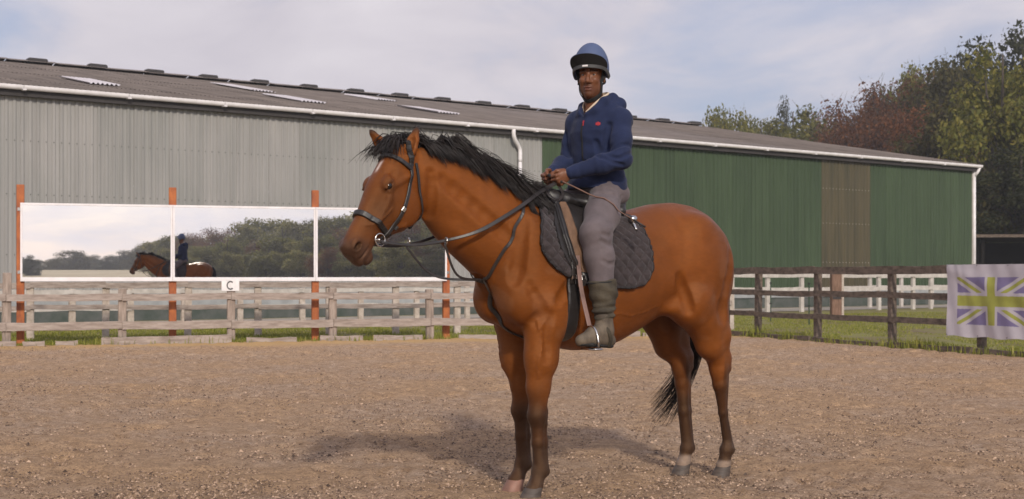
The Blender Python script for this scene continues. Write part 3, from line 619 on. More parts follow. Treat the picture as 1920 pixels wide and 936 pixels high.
# px, top row, distance, width in px, kind, label
for (px, py, D, wpx, kind, lab) in (
    (1366, 182, 150, 110, 'yellow2', 'small yellow-green tree above the barn roof, leftmost of the row'),
    (1500, 184, 152, 190, 'yellow', 'broad yellow-green tree above the barn roof, second from the left'),
    (1470, 176, 175, 60, 'dark', 'dark pointed tree behind the broad yellow-green tree'),
    (1428, 202, 172, 90, 'yellow2', 'yellow-green tree between the two lightest trees over the roof'),
    (1600, 172, 136, 190, 'copper', 'rounded copper-brown tree just right of the yellow-green pair'),
    (1672, 138, 130, 190, 'copper', 'tallest copper-brown tree in the middle of the wood'),
    (1556, 198, 160, 140, 'copper', 'low copper-brown tree fading into the yellow-green one'),
    (1718, 102, 140, 130, 'yellow2', 'pale yellow-green treetop poking above the copper trees'),
    (1640, 205, 118, 200, 'copper', 'russet tree low over the barn eave under the taller copper trees'),
    (1770, 104, 112, 200, 'olive', 'dark olive tree left of the big yellow-green one'),
    (1836, 64, 120, 200, 'dark', 'dark green treetop behind the big yellow-green tree'),
    (1912, 36, 112, 200, 'dark', 'tallest dark green tree at the right edge'),
    (1880, 72, 88, 230, 'yellow', 'big yellow-green tree right of the barn corner, nearest of all'),
    (1720, 190, 105, 210, 'copper', 'dark russet tree low behind the right barn eave'),
    (1800, 170, 98, 230, 'olive', 'dark olive tree right behind the barn corner'),
    (1950, 130, 90, 230, 'olive', 'olive tree cut by the right edge above the shed'),
    (1900, 270, 82, 220, 'dark', 'dark bushy undergrowth tree above the shed roof'),
    (1655, 150, 145, 150, 'olive', 'olive treetop showing between the two tallest copper trees'),
    (1740, 128, 128, 170, 'copper', 'dark copper tree right behind the pale yellow-green treetop'),
    (1800, 92, 130, 170, 'olive', 'olive treetop left of the highest dark tree'),
    (1842, 300, 84, 170, 'shrub', 'shadowed bush beside the white barn corner pipe')):
    tree(kind, (px - 960) / FPX * D, D, CAMH + (HOR - py) / FPX * D, wpx / FPX * D, px * 0.7, lab, G1)

# the wood and hedges behind the photographer, seen in the mirrors
def reflect(px, R):
    p = np.array([(px - 960) / FPX * R, R]); k = (p - ML) @ MN; return p - 2 * k * MN
sk = [(38, 478), (60, 486), (90, 486), (130, 463), (165, 474), (200, 478), (230, 470), (260, 458), (290, 444), (324, 438), (345, 424), (375, 430), (405, 420), (440, 414), (470, 418), (505, 406), (545, 404), (590, 400), (640, 393), (700, 380), (760, 372), (840, 362), (920, 350)]
skx = [a for a, b in sk]; sky_ = [b for a, b in sk]
r2 = np.random.default_rng(21)
LAB_W = '%s tree in the %s row of the wood reflected in the %s mirror'; GW = 'woodland behind the photographer'
LAB_H = 'small dark hedge tree reflected in the left mirror'; GH = 'far hedge trees in the left mirror'
px = 300
while px < 930:
    for row, (Rr, fr) in enumerate(((235, 1.0), (195, 0.72), (165, 0.48))):
        x = px + r2.uniform(-8, 8) + row * 7; R = Rr * (1 - 0.25 * np.clip((x - 320) / 500, 0, 1)) + r2.uniform(-8, 8)
        h = (HOR - np.interp(x, skx, sky_)) * fr * r2.uniform(0.88, 1.04) * R / FPX + CAMH; p = reflect(x, R)
        kind = r2.choice(['pale', 'yellow', 'pale', 'copper', 'pale', 'yellow2', 'olive'])
        tree(kind, p[0], p[1], h, h * r2.uniform(0.75, 1.05), r2.uniform(0, 6), LAB_W % ({'pale': 'pale olive', 'yellow': 'yellow-green', 'yellow2': 'small yellow-green', 'copper': 'rust-brown', 'olive': 'dark olive'}[str(kind)], ('back', 'middle', 'front')[row], 'middle' if x < 592 else 'right'), GW)
    px += r2.uniform(24, 34)
for x, R in [(a + r2.uniform(-5, 5), r2.uniform(300, 380)) for a in np.arange(30, 330, 17)]:
    h = (HOR - np.interp(x, skx, sky_)) * r2.uniform(0.8, 1.02) * R / FPX + CAMH; p = reflect(x, R)
    tree(r2.choice(['olive', 'dark']), p[0], p[1], h, h * r2.uniform(0.9, 1.5), r2.uniform(0, 6), LAB_H, GH)
p = reflect(56, 250); tree('dark', p[0], p[1], CAMH + 41 / FPX * 250, 4.0, 1, 'round dark bush reflected at the left end of the left mirror', None)
# stubble field showing as a pale strip under the far hedge
fa, fb, fc, fd = reflect(-60, 200), reflect(330, 200), reflect(330, 290), reflect(-60, 290)
V = [(*fa, -0.04), (*fb, -0.04), (*fc, 2.6), (*fd, 2.6)]
tag(obj('stubble_field', mesh_np('stubble_field', V, np.array([(0, 1, 2, 3)])), mk('stubble', (0.42, 0.33, 0.18), (0.33, 0.25, 0.13), 0.9, 0.1)), kind='structure')

# ------------------------------------------------------------------ grass
def blades(P, h, wd, r, droop=0.5):
    n = len(P); an = r.uniform(0, 6.28, n); d = np.stack([np.cos(an), np.sin(an), np.zeros(n)], 1); s = np.stack([-np.sin(an), np.cos(an), np.zeros(n)], 1)
    h = h[:, None]; wd = wd[:, None]; up = np.array([[0, 0, 1.0]]); l = r.uniform(0.1, droop, n)[:, None]
    V = np.stack([P - s * wd, P + s * wd, P + up * h * .6 + d * h * l * .35 + s * wd * .7, P + up * h * .6 + d * h * l * .35 - s * wd * .7, P + up * h * .95 + d * h * l], 1).reshape(-1, 3); I = 5 * np.arange(n)[:, None]
    return V, I + np.array([[0, 1, 2, 3]]), I + np.array([[3, 2, 4]])
def build_grass():
    r = np.random.default_rng(5); pts = []; hs = []
    # left of the corner, between arena fence and track; right of the right fence
    n = 90000
    m = r.uniform(-9, 15, n); o = r.uniform(0, 1, n) ** 1.4 * 11 - 0.28; P = ML + MD * m[:, None] + MN * o[:, None]; pts.append(P)
    hh = r.uniform(0.03, 0.08, n) * (0.6 + 0.8 * vnoise(P[:, 0] * 0.8, P[:, 1] * 0.8, 3)); hs.append(hh)
    n = 110000
    t = r.uniform(-14, 9, n); o = r.random(n) ** 1.3 * 20 - 0.2; P = FR + RD * t[:, None] + RN * o[:, None]; keep = ((P - ML) @ MN > -0.3) | (t > 0); P = P[keep]; pts.append(P)
    hs.append(r.uniform(0.02, 0.055, len(P)) * (0.4 + 1.0 * vnoise(P[:, 0] * 0.8, P[:, 1] * 0.8, 3)))
    # tall weeds along both fence feet
    n = 7000; t = r.uniform(0, 9, n); cl = vnoise(t * 1.6, np.zeros(n), 8); P = FR + RD * t[:, None] + RN * r.normal(-0.02, 0.22, n)[:, None]; k = r.random(n) < cl ** 2 * 1.4; pts.append(P[k]); hs.append(r.uniform(0.05, 0.26, k.sum()) * (0.2 + cl[k]))
    n = 7000; m = r.uniform(-4, 14, n); cl = vnoise(m * 1.3, np.zeros(n), 18); P = ML + MD * m[:, None] + MN * r.normal(-0.3, 0.10, n)[:, None]; k = r.random(n) < cl ** 2 * 1.2; pts.append(P[k]); hs.append(r.uniform(0.04, 0.16, k.sum()) * (0.4 + cl[k]))
    P = np.concatenate(pts); h = np.concatenate(hs)
    ob = (P - BE) @ BN; keep = (ob > 4.3) & (np.abs(P[:, 0] / P[:, 1]) < 0.5); P = P[keep]; h = h[keep]
    keep = (vnoise(P[:, 0] * 0.7, P[:, 1] * 0.35, 31) * 0.6 + vnoise(P[:, 0] * 2.3, P[:, 1] * 1.2, 32) * 0.4 > 0.36) | (h > 0.09); P = P[keep]; h = h[keep]
    # keep the sand bare
    ins = ((P - ML) @ MN < -0.36) & ((P - FR) @ RN < -0.3); P = P[~ins]; h = h[~ins]
    z = np.full(len(P), -0.06); inside = ((P - ML) @ MN < 0) & ((P - FR) @ RN < 0); z[inside] = 0.0
    V, q, t = blades(np.column_stack([P, z]), h, r.uniform(0.004, 0.010, len(P)), r)
    tag(obj('grass', mesh_np('grass', V, [q, t]), M['grass']), 'rough yellow-green grass growing outside the arena fences', 'grass', kind='stuff')
build_grass()

# ------------------------------------------------------------------ air
hz = MB().box((-700, -700, -12), (700, 700, 45)).build('haze', None); tag(hz, 'pale autumn haze hanging over the whole scene', 'haze', kind='stuff')
hm_ = bpy.data.materials.new('haze_air'); hm_.use_nodes = True; hn = hm_.node_tree; hn.nodes.clear()
ho_ = hn.nodes.new('ShaderNodeOutputMaterial'); hv_ = hn.nodes.new('ShaderNodeVolumePrincipled'); hv_.inputs['Density'].default_value = 0.0007; hv_.inputs['Color'].default_value = (0.92, 0.93, 0.95, 1); hv_.inputs['Anisotropy'].default_value = 0.2
hn.links.new(hv_.outputs[0], ho_.inputs['Volume']); hz.data.materials.append(hm_)

# ------------------------------------------------------------------ signed-distance modelling kit
class SDF:
    def __init__(s, lo, hi, h, band=0.3):
        s.lo = np.array(lo, float); s.h = h; n = np.ceil((np.array(hi) - s.lo) / h).astype(int) + 1
        s.ax = [(s.lo[i] + h * np.arange(n[i])).astype(np.float32) for i in range(3)]; s.F = np.full(n, band, np.float32)
    def sub(s, lo, hi):
        sl = []
        for i in range(3):
            a = max(0, int((lo[i] - s.lo[i]) / s.h)); b = min(s.F.shape[i], int((hi[i] - s.lo[i]) / s.h) + 2); sl.append(slice(a, max(a, b)))
        x, y, z = s.ax[0][sl[0]][:, None, None], s.ax[1][sl[1]][None, :, None], s.ax[2][sl[2]][None, None, :]
        return tuple(sl), x, y, z
    def op(s, fn, lo, hi, k, mode='add'):
        m = k + 0.05; sl, x, y, z = s.sub(np.array(lo) - m, np.array(hi) + m)
        if 0 in s.F[sl].shape: return
        d = fn(x, y, z); A = s.F[sl]
        if mode == 'add':
            h = np.clip(0.5 + 0.5 * (A - d) / k, 0, 1); s.F[sl] = A * (1 - h) + d * h - k * h * (1 - h)
        else:
            d = -d; h = np.clip(0.5 - 0.5 * (A - d) / k, 0, 1); s.F[sl] = A * (1 - h) + d * h + k * h * (1 - h)
    def cone(s, a, b, r1, r2, k=0.03, w=None, s1=1.0, s2=None, mode='add'):
        a = np.array(a, float); b = np.array(b, float); s2 = s1 if s2 is None else s2; ba = b - a; L2 = max(ba @ ba, 1e-9)
        e = max(1, s1, s2); R = max(r1, r2) * e
        def fn(x, y, z):
            px, py, pz = x - a[0], y - a[1], z - a[2]; t = np.clip((px * ba[0] + py * ba[1] + pz * ba[2]) / L2, 0, 1); r = r1 + (r2 - r1) * t
            vx, vy, vz = px - t * ba[0], py - t * ba[1], pz - t * ba[2]; n2 = vx * vx + vy * vy + vz * vz
            if w is None: return np.sqrt(n2) - r
            vl = vx * w[0] + vy * w[1] + vz * w[2]; sc = s1 + (s2 - s1) * t; inn = np.maximum(n2 - vl * vl, 0)
            q = np.sqrt(inn + (vl / sc) ** 2); g = np.sqrt(inn + (vl / sc ** 2) ** 2) + 1e-6
            return (q - r) * np.where(q > 0.3 * r, q / g, 1.0)
        s.op(fn, np.minimum(a, b) - R, np.maximum(a, b) + R, k, mode)
    def chain(s, pts, k=0.03, w=None, s1=1.0, mode='add'):
        for p, q in zip(pts[:-1], pts[1:]): s.cone(p[:3], q[:3], p[3], q[3], k, w, p[4] if len(p) > 4 else s1, q[4] if len(q) > 4 else s1, mode)
    def ell(s, c, r, k=0.03, R=None, mode='add'):
        c = np.array(c, float); r = np.array(r, float); R = np.eye(3) if R is None else np.array(R, float); e = r.max()
        def fn(x, y, z):
            p = (x - c[0], y - c[1], z - c[2]); q2 = 0; g2 = 0
            for i in range(3):
                v = p[0] * R[i][0] + p[1] * R[i][1] + p[2] * R[i][2]; q2 = q2 + (v / r[i]) ** 2; g2 = g2 + (v / r[i] ** 2) ** 2
            q = np.sqrt(q2); return (q - 1) * np.where(q > 0.3, q / (np.sqrt(g2) + 1e-6), r.min())
        s.op(fn, c - e, c + e, k, mode)
    def sample(s, P):
        P = (np.asarray(P, float) - s.lo) / s.h; P = np.clip(P, 0, np.array(s.F.shape) - 1.001); I = P.astype(int); f = P - I; r = 0
        for dx in (0, 1):
            for dy in (0, 1):
                for dz in (0, 1):
                    wgt = (f[..., 0] if dx else 1 - f[..., 0]) * (f[..., 1] if dy else 1 - f[..., 1]) * (f[..., 2] if dz else 1 - f[..., 2])
                    r = r + wgt * s.F[I[..., 0] + dx, I[..., 1] + dy, I[..., 2] + dz]
        return r
    def grad(s, P, e=0.012):
        P = np.asarray(P, float); g = np.stack([s.sample(P + np.eye(3)[i] * e) - s.sample(P - np.eye(3)[i] * e) for i in range(3)], -1)
        return g / (np.linalg.norm(g, axis=-1, keepdims=True) + 1e-9)
    def snap(s, P, off=0.006, it=12):
        P = np.array(P, float)
        for _ in range(it): P = P - np.clip(s.sample(P) - off, -0.03, 0.03)[..., None] * s.grad(P) * 0.8
        return P
    def mesh(s, name):
        """surface nets"""
        F = s.F; ins = F < 0
        nx, ny, nz = F.shape; cnt = np.zeros((nx-1, ny-1, nz-1), np.int8)
        for dx in (0, 1):
            for dy in (0, 1):
                for dz in (0, 1): cnt += ins[dx:nx-1+dx, dy:ny-1+dy, dz:nz-1+dz]
        act = (cnt > 0) & (cnt < 8); C = np.argwhere(act); idx = np.full(act.shape, -1, np.int32); idx[act] = np.arange(len(C))
        co = np.array([(a, b, c) for a in (0, 1) for b in (0, 1) for c in (0, 1)]); val = np.stack([F[C[:, 0]+o[0], C[:, 1]+o[1], C[:, 2]+o[2]] for o in co], 1)
        acc = np.zeros((len(C), 3)); n = np.zeros(len(C))
        for i in range(8):
            for j in range(i+1, 8):
                if np.abs(co[i] - co[j]).sum() != 1: continue
                a, b = val[:, i], val[:, j]; m = (a < 0) != (b < 0); t = np.where(m, a / np.where(m, a - b, 1), 0)
                acc[m] += co[i] + t[m, None] * (co[j] - co[i]); n[m] += 1
        V = s.lo + (C + acc / n[:, None]) * s.h; Q = []
        for ax in range(3):
            o = [1, 1, 1]; o[ax] = 0; b1, b2 = [i for i in range(3) if i != ax]
            sl0 = [slice(1, d - 1) for d in F.shape]; sl0[ax] = slice(0, F.shape[ax] - 1); sl1 = list(sl0); sl1[ax] = slice(1, F.shape[ax])
            a = ins[tuple(sl0)]; b = ins[tuple(sl1)]; E_ = np.argwhere(a != b); flip = a[a != b]
            E_ = E_ + np.array([0 if i == ax else 1 for i in range(3)])
            d1 = np.zeros(3, int); d1[b1] = 1; d2 = np.zeros(3, int); d2[b2] = 1
            g = lambda e: idx[e[:, 0], e[:, 1], e[:, 2]]
            q = np.stack([g(E_ - d1 - d2), g(E_ - d2), g(E_), g(E_ - d1)], 1)
            fl = flip if ax != 1 else ~flip
            q[~fl] = q[~fl][:, ::-1]; Q.append(q)
        Q = np.concatenate(Q); Q = Q[(Q >= 0).all(1)]
        return mesh_np(name, V, Q, True), V

def loft(t0, rows, samples=200):
    """rows (t, ...) -> smooth interpolator"""
    rows = np.array(rows, float); tt = np.linspace(rows[0, 0], rows[-1, 0], samples); sm = []
    for c in range(1, rows.shape[1]):
        v = np.interp(tt, rows[:, 0], rows[:, c]); k = max(3, samples // 24); kern = np.hanning(k + 2)[1:-1]; kern /= kern.sum()
        vv = np.convolve(np.pad(v, k, mode='edge'), kern, 'same')[k:-k]; e = np.minimum(np.arange(samples), np.arange(samples)[::-1]) / k; mixw = np.clip(e, 0, 1); sm.append(v * (1 - mixw) + vv * mixw)
    return lambda t: [np.interp(t, tt, v).astype(np.float32) for v in sm]
def ribbon(P, N, width, thick, name, mat, parent, mb=None, build=True):
    """flat strap along P with surface normals N"""
    P = np.asarray(P, float); N = np.asarray(N, float); T = np.gradient(P, axis=0); T /= np.linalg.norm(T, axis=1)[:, None] + 1e-9
    S = np.cross(T, N); S /= np.linalg.norm(S, axis=1)[:, None] + 1e-9; N2 = np.cross(S, T); n = len(P); width = np.broadcast_to(width, (n,))[:, None]
    pr = [(-.5, -.5), (.5, -.5), (.5, .2), (.38, .5), (-.38, .5), (-.5, .2)]; m = len(pr); V = np.stack([P + S * width * a + N2 * thick * b for a, b in pr], 1).reshape(-1, 3)
    q = [(i*m+j, i*m+(j+1) % m, (i+1)*m+(j+1) % m, (i+1)*m+j) for i in range(n-1) for j in range(m)]
    mb = mb or MB(); mb.add(V, q)
    c0 = n * m
    mb.add(np.vstack([V[:m], P[0], V[-m:], P[-1]]), [], [(m, (j+1) % m, j) for j in range(m)] + [(2*m+1, m+1+j, m+1+(j+1) % m) for j in range(m)])
    return mb.build(name, mat, parent, False) if build else mb
def strap(S, pts, width, thick, name, mat, parent, off=0.006, n=None):
    P = spline(pts, n or max(12, 6 * len(pts))); P = S.snap(P, off); P[1:-1] = (P[:-2] + 2 * P[1:-1] + P[2:]) / 4
    return ribbon(P, S.grad(P), width, thick, name, mat, parent)

# ------------------------------------------------------------------ horse
YAW = math.radians(35); HO = np.array([0.637, 8.035])
LIFT = 0.03   # long legs: the body frame sits this much above the hoof plane
horse = empty('horse', (HO[0], HO[1], LIFT), math.pi + YAW)
tag(horse, 'bay horse with black mane and tail standing side-on in the sand arena', 'horse')

Hs = SDF((-1.05, -0.42, -0.05), (2.02, 0.50, 2.08), 0.0075)
_tor = loft(0, [(-0.815, 1.46, 1.26, .04), (-0.79, 1.52, 1.17, .13), (-0.74, 1.575, 1.08, .20), (-0.66, 1.628, 1.03, .25), (-0.55, 1.668, 1.00, .285), (-0.42, 1.682, 1.00, .30), (-0.25, 1.665, .965, .295), (-0.1, 1.63, .89, .295), (0.05, 1.607, .825, .305), (0.2, 1.60, .79, .31), (0.35, 1.615, .79, .30), (0.47, 1.65, .81, .28), (0.58, 1.672, .85, .262), (0.68, 1.66, .875, .25), (0.78, 1.60, .91, .245), (0.86, 1.50, .96, .225), (0.92, 1.38, 1.07, .165), (0.96, 1.28, 1.15, .085)])
def f_torso(x, y, z):
    zt, zb, hw = [v[:, None, None] if v.ndim == 1 else v for v in _tor(x[:, 0, 0])]
    zc = zb + (zt - zb) * 0.46; rz = np.where(z > zc, zt - zc, zc - zb)
    # withers narrower on top
    wth = np.clip(1 - np.abs(x - 0.56) / 0.3, 0, 1); up = np.clip((z - zc) / (zt - zc + 1e-6), 0, 1); hw2 = hw * (1 - 0.30 * wth * up ** 1.5)
    q = np.sqrt((y / hw2) ** 2 + ((z - zc) / rz) ** 2); g = np.sqrt((y / hw2 ** 2) ** 2 + ((z - zc) / rz ** 2) ** 2) + 1e-6
    d = (q - 1) * np.where(q > 0.3, q / g, 0.2); ex = np.maximum(np.maximum(x - 0.96, -0.815 - x), 0)
    return np.where(ex > 0, np.sqrt(np.maximum(d, 0) ** 2 + ex ** 2) + np.minimum(d, 0) * 0, d)
Hs.op(f_torso, (-0.85, -0.34, 0.75), (1.0, 0.34, 1.72), 0.02)
# neck
LAT = np.array([0, 1.0, 0])
Hs.chain([(.78, 0, 1.40, .30, .66), (.93, 0, 1.50, .262, .60), (1.06, 0.0, 1.58, .245, .53), (1.17, 0.005, 1.655, .222, .48), (1.28, 0.012, 1.725, .180, .50), (1.375, 0.02, 1.775, .140, .58)], 0.05, LAT)
Hs.chain([(.62, 0, 1.645, .05), (.86, 0, 1.705, .05), (1.06, 0, 1.80, .045), (1.24, .008, 1.86, .04), (1.38, .015, 1.875, .045)], 0.05)   # crest line
# muscles: shoulder, chest, haunch
for sgn in (1, -1):
    Hs.ell((.70, sgn * .165, 1.29), (.15, .10, .30), 0.05, [(.92, 0, -.38), (0, 1, 0), (.38, 0, .92)])          # shoulder blade
    Hs.ell((.79, sgn * .15, 1.10), (.14, .10, .15), 0.05)                                                        # point of shoulder
    Hs.ell((.865, sgn * .088, 1.12), (.070, .070, .135), 0.04)                                                      # breast
    Hs.ell((.60, sgn * .19, 1.03), (.14, .085, .13), 0.05)                                                        # triceps / elbow
    Hs.ell((-.50, sgn * .17, 1.28), (.24, .135, .30), 0.06)                                                       # thigh
    Hs.ell((-.40, sgn * .20, 1.10), (.14, .105, .17), 0.05)                                                        # stifle
    Hs.ell((-.67, sgn * .13, 1.24), (.13, .105, .26), 0.05)                                                       # buttock
    Hs.ell((-.45, sgn * .19, 1.50), (.13, .09, .10), 0.06)                                                       # hip
# throat / jugular groove, flank hollow
for sgn in (1, -1):
    Hs.ell((-.20, sgn * .345, 1.36), (.09, .05, .13), 0.06, mode='sub')
    Hs.cone((.90, sgn * .250, 1.22), (1.22, sgn * .158, 1.52), .03, .02, 0.07, mode='sub')
    Hs.cone((.80, sgn * .300, 1.50), (.70, sgn * .330, 1.22), .022, .022, 0.07, mode='sub')
# legs ---------------------------------------------------------------
def foreleg(sy, elbow, knee, fet, hoofc):
    k = np.array(knee); f = np.array(fet); e = np.array(elbow)
    m = e * .5 + k * .5
    Hs.chain([(e[0] + .02, e[1], e[2] + .12, .13), (e[0], e[1], e[2], .110), (m[0] - .002, m[1], m[2] + .06, .088), (k[0] - .002, k[1], k[2] + .16, .063), (k[0], k[1], k[2] + .06, .055)], 0.045, LAT, 0.92)
    Hs.ell((m[0] + .05, m[1] + .01 * sy, m[2] + .13), (.055, .06, .18), 0.05)                                     # forearm extensor
    Hs.ell((k[0] + .008, k[1], k[2]), (.058, .056, .068), 0.02)
    Hs.cone((k[0] - .04, k[1], k[2] + .02), (k[0] - .038, k[1], k[2] - .05), .025, .022, 0.02)
    c1 = (k[0] * .5 + f[0] * .5); c2 = (k[1] + f[1]) / 2
    Hs.chain([(k[0] + .004, k[1], k[2] - .05, .040), (c1 + .006, c2, (k[2] + f[2]) / 2, .033), (f[0] + .002, f[1], f[2] + .05, .036)], 0.02)
    Hs.chain([(k[0] - .035, k[1], k[2] - .06, .022), (c1 - .036, c2, (k[2] + f[2]) / 2, .021), (f[0] - .03, f[1], f[2] + .03, .026)], 0.02)   # tendons
    Hs.ell((f[0] - .004, f[1], f[2]), (.050, .046, .050), 0.02); Hs.ell((f[0] - .038, f[1], f[2] - .016), (.026, .030, .028), 0.02)
    h = np.array(hoofc); Hs.chain([(f[0] + .004, f[1], f[2] - .02, .040), (h[0] - .022, h[1], .052, .040), (h[0] - .008, h[1], .032, .047)], 0.02)
foreleg(1, (.665, .165, .95), (.710, .158, .445), (.702, .162, .140), (.755, .165, 0))
foreleg(-1, (.64, -.16, .95), (.606, -.150, .445), (.600, -.148, .135), (.662, -.142, 0))
def hindleg(sy, stifle, gas, hock, fet, hoofc, ct=0.032):
    s0, g, h, f = map(np.array, (stifle, gas, hock, fet)); 
    Hs.chain([(s0[0], s0[1], s0[2], .15), (g[0] + .03, g[1], g[2] + .07, .118), (g[0], g[1], g[2] - .05, .088), (h[0] + .012, h[1], h[2] + .10, .056), (h[0] + .004, h[1], h[2] + .03, .052)], 0.05, LAT, 0.82)
    Hs.chain([(s0[0] - .18, s0[1] - .02 * sy, s0[2] + .05, .11), (g[0] - .085, g[1], g[2], .06), (h[0] - .055, h[1], h[2] + .12, .026), (h[0] - .060, h[1], h[2] + .055, .030)], 0.05)
    Hs.ell((h[0] - .058, h[1], h[2] + .045), (.030, .030, .036), 0.02)                                             # point of hock
    Hs.chain([(h[0], h[1], h[2] + .04, .054), (h[0] - .008, h[1], h[2] - .05, .045)], 0.025)
    c = (h + f) / 2
    Hs.chain([(h[0] - .010, h[1], h[2] - .05, .042), (c[0] + .004, c[1], c[2], ct), (f[0] + .002, f[1], f[2] + .05, ct + .002)], 0.02)
    Hs.chain([(h[0] - .055, h[1], h[2] - .01, .024), (c[0] - ct - .002, c[1], c[2], .55 * ct), (f[0] - .028, f[1], f[2] + .03, .022)], 0.02)
    Hs.ell((f[0] - .004, f[1], f[2]), (.047, .043, .046), 0.02); Hs.ell((f[0] - .036, f[1], f[2] - .014), (.024, .028, .026), 0.02)
    hc = np.array(hoofc); Hs.chain([(f[0] + .006, f[1], f[2] - .02, .038), (hc[0] - .022, hc[1], .050, .038), (hc[0] - .008, hc[1], .030, .044)], 0.02)
hindleg(1, (-.42, .185, 1.06), (-.600, .165, .86), (-.705, .135, .60), (-.795, .110, .140), (-.760, .105, 0), .022)
hindleg(-1, (-.42, -.18, 1.06), (-.540, -.15, .84), (-.615, -.115, .60), (-.652, -.10, .140), (-.606, -.10, 0), .035)
# trim the belly-to-stifle fold
Hs.ell((-.27, .20, 1.035), (.10, .06, .05), 0.06)
# head ---------------------------------------------------------------
HD = math.radians(12); HX = 1.42; hfx, hfy = math.cos(HD), math.sin(HD); A0, Z0 = 0.127, 1.933; EA, EZ = 0.577, -0.817; NA, NZ = 0.817, 0.577; HSC = 1.045
def hp(t, n, l):
    t = t * HSC; a = A0 + EA * t + NA * n; return np.array([HX + a * hfx - l * hfy, a * hfy + l * hfx, Z0 + EZ * t + NZ * n])
HR = np.array([(EA * hfx, EA * hfy, EZ), (NA * hfx, NA * hfy, NZ), (-hfy, hfx, 0)])   # rows: along, front normal, left
_hd = loft(0, [(-.035, -.02, -.09, .035), (0.0, .005, -.14, .062), (.06, .022, -.20, .082), (.14, .032, -.272, .094), (.22, .033, -.308, .100), (.29, .028, -.318, .100), (.35, .018, -.292, .088), (.41, .008, -.240, .073), (.47, .002, -.188, .061), (.53, .000, -.170, .057), (.58, -.002, -.172, .058), (.615, -.006, -.170, .058), (.640, -.018, -.158, .052), (.660, -.045, -.130, .036)])
def f_head(x, y, z):
    dx = x - HX; a = dx * hfx + y * hfy; l = -dx * hfy + y * hfx; t = (EA * (a - A0) + EZ * (z - Z0)) / HSC; n = NA * (a - A0) + NZ * (z - Z0)
    fr, bk, hw = _hd(t); cn = (fr + bk) / 2; rn = (fr - bk) / 2
    u = (n - cn) / rn; hw = hw * (1 - 0.10 * np.clip(-u, 0, 1))
    # squarer section
    q = (np.abs(u) ** 2.3 + np.abs(l / hw) ** 2.3 + 1e-9) ** (1 / 2.3); d = (q - 1) * np.minimum(rn, hw) * 1.05
    ex = np.maximum(np.maximum(t - 0.66, -0.035 - t), 0); return np.where(ex > 0, np.sqrt(np.maximum(d, 0) ** 2 + ex ** 2), d)
hb = np.array([hp(t, n, l) for t in (-.05, .68) for n in (-.32, .06) for l in (-.12, .12)])
Hs.op(f_head, hb.min(0), hb.max(0), 0.035)
for sgn in (1, -1):
    Hs.ell(hp(.27, -.205, sgn * .073), (.105, .092, .036), 0.022, HR)               # cheek
    Hs.ell(hp(.245, -.012, sgn * .078), (.042, .028, .022), 0.025, HR)              # brow
    Hs.cone(hp(.32, -.065, sgn * .083), hp(.46, -.085, sgn * .054), .012, .010, 0.035)   # facial crest
    Hs.ell(hp(.39, -.03, sgn * .088), (.06, .025, .016), 0.04, HR, 'sub')
    Hs.ell(hp(.605, -.050, sgn * .047), (.040, .034, .020), 0.015, HR)             # nostril rim
    Hs.ell(hp(.613, -.054, sgn * .064), (.027, .016, .024), 0.007, HR, 'sub')
    Hs.ell(hp(.262, -.022, sgn * .104), (.025, .014, .010), 0.006, HR, 'sub')      # eye socket
    Hs.cone(hp(.235, -.012, sgn * .096), hp(.285, -.012, sgn * .095), .006, .006, 0.008)
    Hs.cone(hp(.237, -.035, sgn * .096), hp(.285, -.036, sgn * .094), .005, .005, 0.010)
    Hs.cone(hp(.52, -.128, sgn * .061), hp(.65, -.115, sgn * .042), .006, .008, 0.007, mode='sub')   # mouth line
Hs.ell(hp(.60, -.178, 0), (.040, .030, .034), 0.02, HR); Hs.ell(hp(.648, -.135, 0), (.022, .035, .036), 0.015, HR)
Hs.ell(hp(.635, -.060, 0), (.024, .050, .046), 0.02, HR)
# ears
def ear(sgn, base, tip, fwd):
    b = np.array(base); t = np.array(tip); ax = (t - b) / np.linalg.norm(t - b); f = np.array(fwd, float); f -= ax * (f @ ax); f /= np.linalg.norm(f)
    P = [b + (t - b) * u for u in (0, .25, .55, .85, 1.0)]; rr = (.030, .035, .030, .016, .006)
    Hs.chain([(*(p - f * 0.004 * i), r, .62) for i, (p, r) in enumerate(zip(P, rr))], 0.02, f)
    for u0, u1, r0, r1 in ((.16, .5, .024, .020), (.5, .88, .020, .006)): Hs.cone(b + (t - b) * u0 + f * .022, b + (t - b) * u1 + f * .016, r0, r1, 0.01, mode='sub')
def hl(a, z, l): return (HX + a * hfx - l * hfy, a * hfy + l * hfx, z)
ear(1, hl(.110, 1.868, .066), hl(.060, 2.026, .078), (.75, .65, .1))
ear(-1, hl(.125, 1.880, -.070), hl(.215, 2.005, -.128), (.8, .2, .2))

def crease(pts, r=.03, depth=.010, k=.03, both=True):
    for sgn in ((1, -1) if both else (1,)):
        P = spline([(p[0], p[1] * sgn, p[2]) for p in pts], 8); P = Hs.snap(P, r - depth, 10)
        for a, b in zip(P[:-1], P[1:]): Hs.cone(a, b, r, r, k, mode='sub')
def vein(pts, r=.0045):
    for sgn in (1, -1):
        P = spline([(p[0], p[1] * sgn, p[2]) for p in pts], 14); P = Hs.snap(P, 0.0, 10); P[:, 2] += np.sin(np.arange(14) * 2.1) * .006
        for a, b in zip(P[:-1], P[1:]): Hs.cone(a, b, r, r, .010)
crease([(-.70, .20, 1.42), (-.66, .26, 1.25), (-.61, .25, 1.08), (-.60, .23, .96)], .035, .011, .035)
crease([(-.24, .30, 1.22), (-.285, .30, 1.10), (-.32, .28, 1.02)], .025, .017, .03)
crease([(.49, .29, 1.34), (.55, .29, 1.20), (.66, .29, 1.09)], .03, .012, .025)
crease([(.84, .20, 1.54), (.89, .23, 1.38), (.92, .22, 1.22)], .035, .015, .035)
